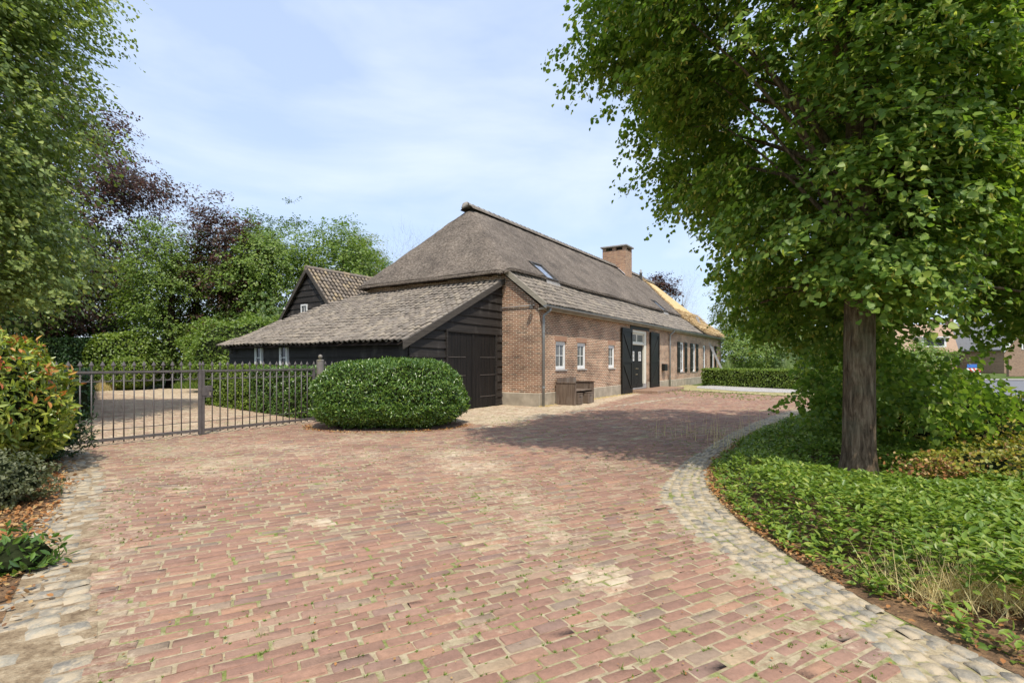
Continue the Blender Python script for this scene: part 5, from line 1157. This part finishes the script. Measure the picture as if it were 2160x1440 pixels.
# tall wispy grass at the kerb
n = 26; P = np.stack([rng.normal(4.15, .55, n), rng.normal(9.7, .5, n), np.zeros(n)], 1); tufts('wispy_grass', P, rng.uniform(.4, .62, n), .006, 5, 'dryg', .12, lab='thin wispy grass stalks beside the curved granite edging', cat='grass')
n = 700; P = np.stack([rng.uniform(5, 15, n), rng.uniform(18.5, 29, n), np.full(n, .02)], 1); k = inpoly(P[:, 0], P[:, 1], [(9.6, 18.6), (13.8, 20.6), (14.3, 23), (10.6, 24.2), (9.1, 27.4), W(15, -.1), W(10, -.1), W(8.2, -2.3)]); tufts('verge_tufts', P[k], .07, .008, 16, 'grass', .9, lab='short patchy grass in front of the farmhouse plinth', cat='grass')
n = 420; a = rng.uniform(-.1, 12, n); P = np.array([W(a_, -abs(random.gauss(.02, .12)) - .03) for a_ in a]); tufts('wall_foot_grass', np.concatenate([P, np.zeros((n, 1))], 1), .06, .006, 10, 'dryg', .9, lab='dry grass along the foot of the brick wall', cat='grass')

# ------------------------------------------------------------------ distant houses and road barrier
def far_house(x, y, rz, w_, d_, eh, rh, lab, tile, dormer=False):
    g = tag(empty('brick_house', (x, y, 0), rz), lab, 'house', 'houses across the road')
    mb = MB(); mb.prism([(0, 0, 0), (0, d_, 0), (0, d_, eh), (0, d_ / 2, eh + rh), (0, 0, eh)], (w_, 0, 0)); mb.build('walls', 'brick_red', g)
    mb = MB()
    for s_ in (0, 1):
        y0 = -.4 if s_ == 0 else d_ + .4; z0 = eh - .4 * rh / (d_ / 2)
        mb.prism([(-.3, y0, z0 + .02), (w_ + .3, y0, z0 + .02), (w_ + .3, d_ / 2, eh + rh + .02), (-.3, d_ / 2, eh + rh + .02)], (0, 0, .14))
    mb.build('roof', tile, g)
    mb = MB()
    for x_ in (-.36, w_ + .3):
        for s_ in (0, 1): y0 = -.45 if s_ == 0 else d_ + .45; z0 = eh - .45 * rh / (d_ / 2); mb.prism([(x_, y0, z0 - .15), (x_, y0, z0 + .2), (x_, d_ / 2, eh + rh + .2), (x_, d_ / 2, eh + rh - .15)], (.06, 0, 0))
    mb.build('barge_board', 'white', g)
    for k in range(3):
        x0 = w_ * (.15 + .28 * k); f = MB().box(x0, x0 + 1.3, -.06, -.005, .9, 2.2).build('window', 'white', g); box('pane', 'glass', f, x0 + .12, x0 + 1.18, -.08, -.062, 1.0, 2.1)
    f = MB().box(-.06, -.005, d_ * .35, d_ * .65, 3.0, 4.2).build('window', 'white', g); box('pane', 'glass', f, -.08, -.062, d_ * .38, d_ * .62, 3.1, 4.1)
    if dormer:
        mb = MB(); mb.box(w_ * .3, w_ * .62, .3, d_ / 2, eh + .2, eh + 1.7); dm = mb.build('dormer', 'white', g); box('pane', 'glass', dm, w_ * .33, w_ * .59, .28, .298, eh + .6, eh + 1.5); box('dormer_roof', 'white', dm, w_ * .28, w_ * .64, 0.0, d_ / 2, eh + 1.702, eh + 1.85)
    mb = MB(); mb.box(w_ * .8, w_ * .8 + .7, d_ / 2 - .35, d_ / 2 + .35, eh + rh - .5, eh + rh + 1.0); mb.build('chimney', 'brick_red', g)
tl1 = tile_mat('orange_brown_tiles', [(.33, .2, .13), (.4, .26, .17), (.3, .2, .15)]); tl2 = tile_mat('grey_tiles', [(.16, .17, .19), (.2, .21, .23)])
far_house(51, 68, R(12), 13, 8, 3.0, 3.6, 'distant brick house with orange brown tiles and a white dormer across the road', tl1, True)
far_house(69, 66, R(100), 12, 7.5, 3.2, 3.6, 'distant brick house with a grey roof and white gable boards', tl2)
bw_ = tag(MB().box(0, 14, 0, .25, 0, 1.7).build('brick_garden_wall', 'brick_red', None), 'low brick garden wall beyond the road at the right edge', 'wall'); bw_.location = (50, 52, 0); bw_.rotation_euler = (0, 0, R(5))
rb = tag(empty('road_barrier', (39.6, 45, 0), R(8)), 'red and white striped road barrier with a blue panel across the road', 'barrier')
m = MT('barrier_stripes', .5, .4); tcn = m.n('TexCoord'); sp = m.n('SeparateXYZ'); m.l(tcn.outputs['Object'], sp.inputs[0]); fr_ = m.math('FRACT', m.math('MULTIPLY', m.math('ADD', sp.outputs[0], sp.outputs[2]), 2.4)); m.col(m.ramp(fr_, [(.5, (.8, .8, .78)), (.52, (.62, .05, .03))], 'CONSTANT'))
for z_ in (.15, .6): box('striped_board', m.m, rb, 0, 1.4, 0, .03, z_, z_ + .3)
bl_ = MT('blue_panel', .5, .4); bl_.col((.05, .16, .5)); box('blue_panel', bl_.m, rb, .05, 1.35, 0.001, .04, .95, 1.25)
for x_ in (.1, 1.24): box('post', 'iron', rb, x_, x_ + .06, .042, .1, .062, 1.2); box('foot', 'iron', rb, x_ - .1, x_ + .16, -.2, .3, 0, .06)
print('verts', sum(len(o.data.vertices) for o in bpy.data.objects if o.type == 'MESH'))
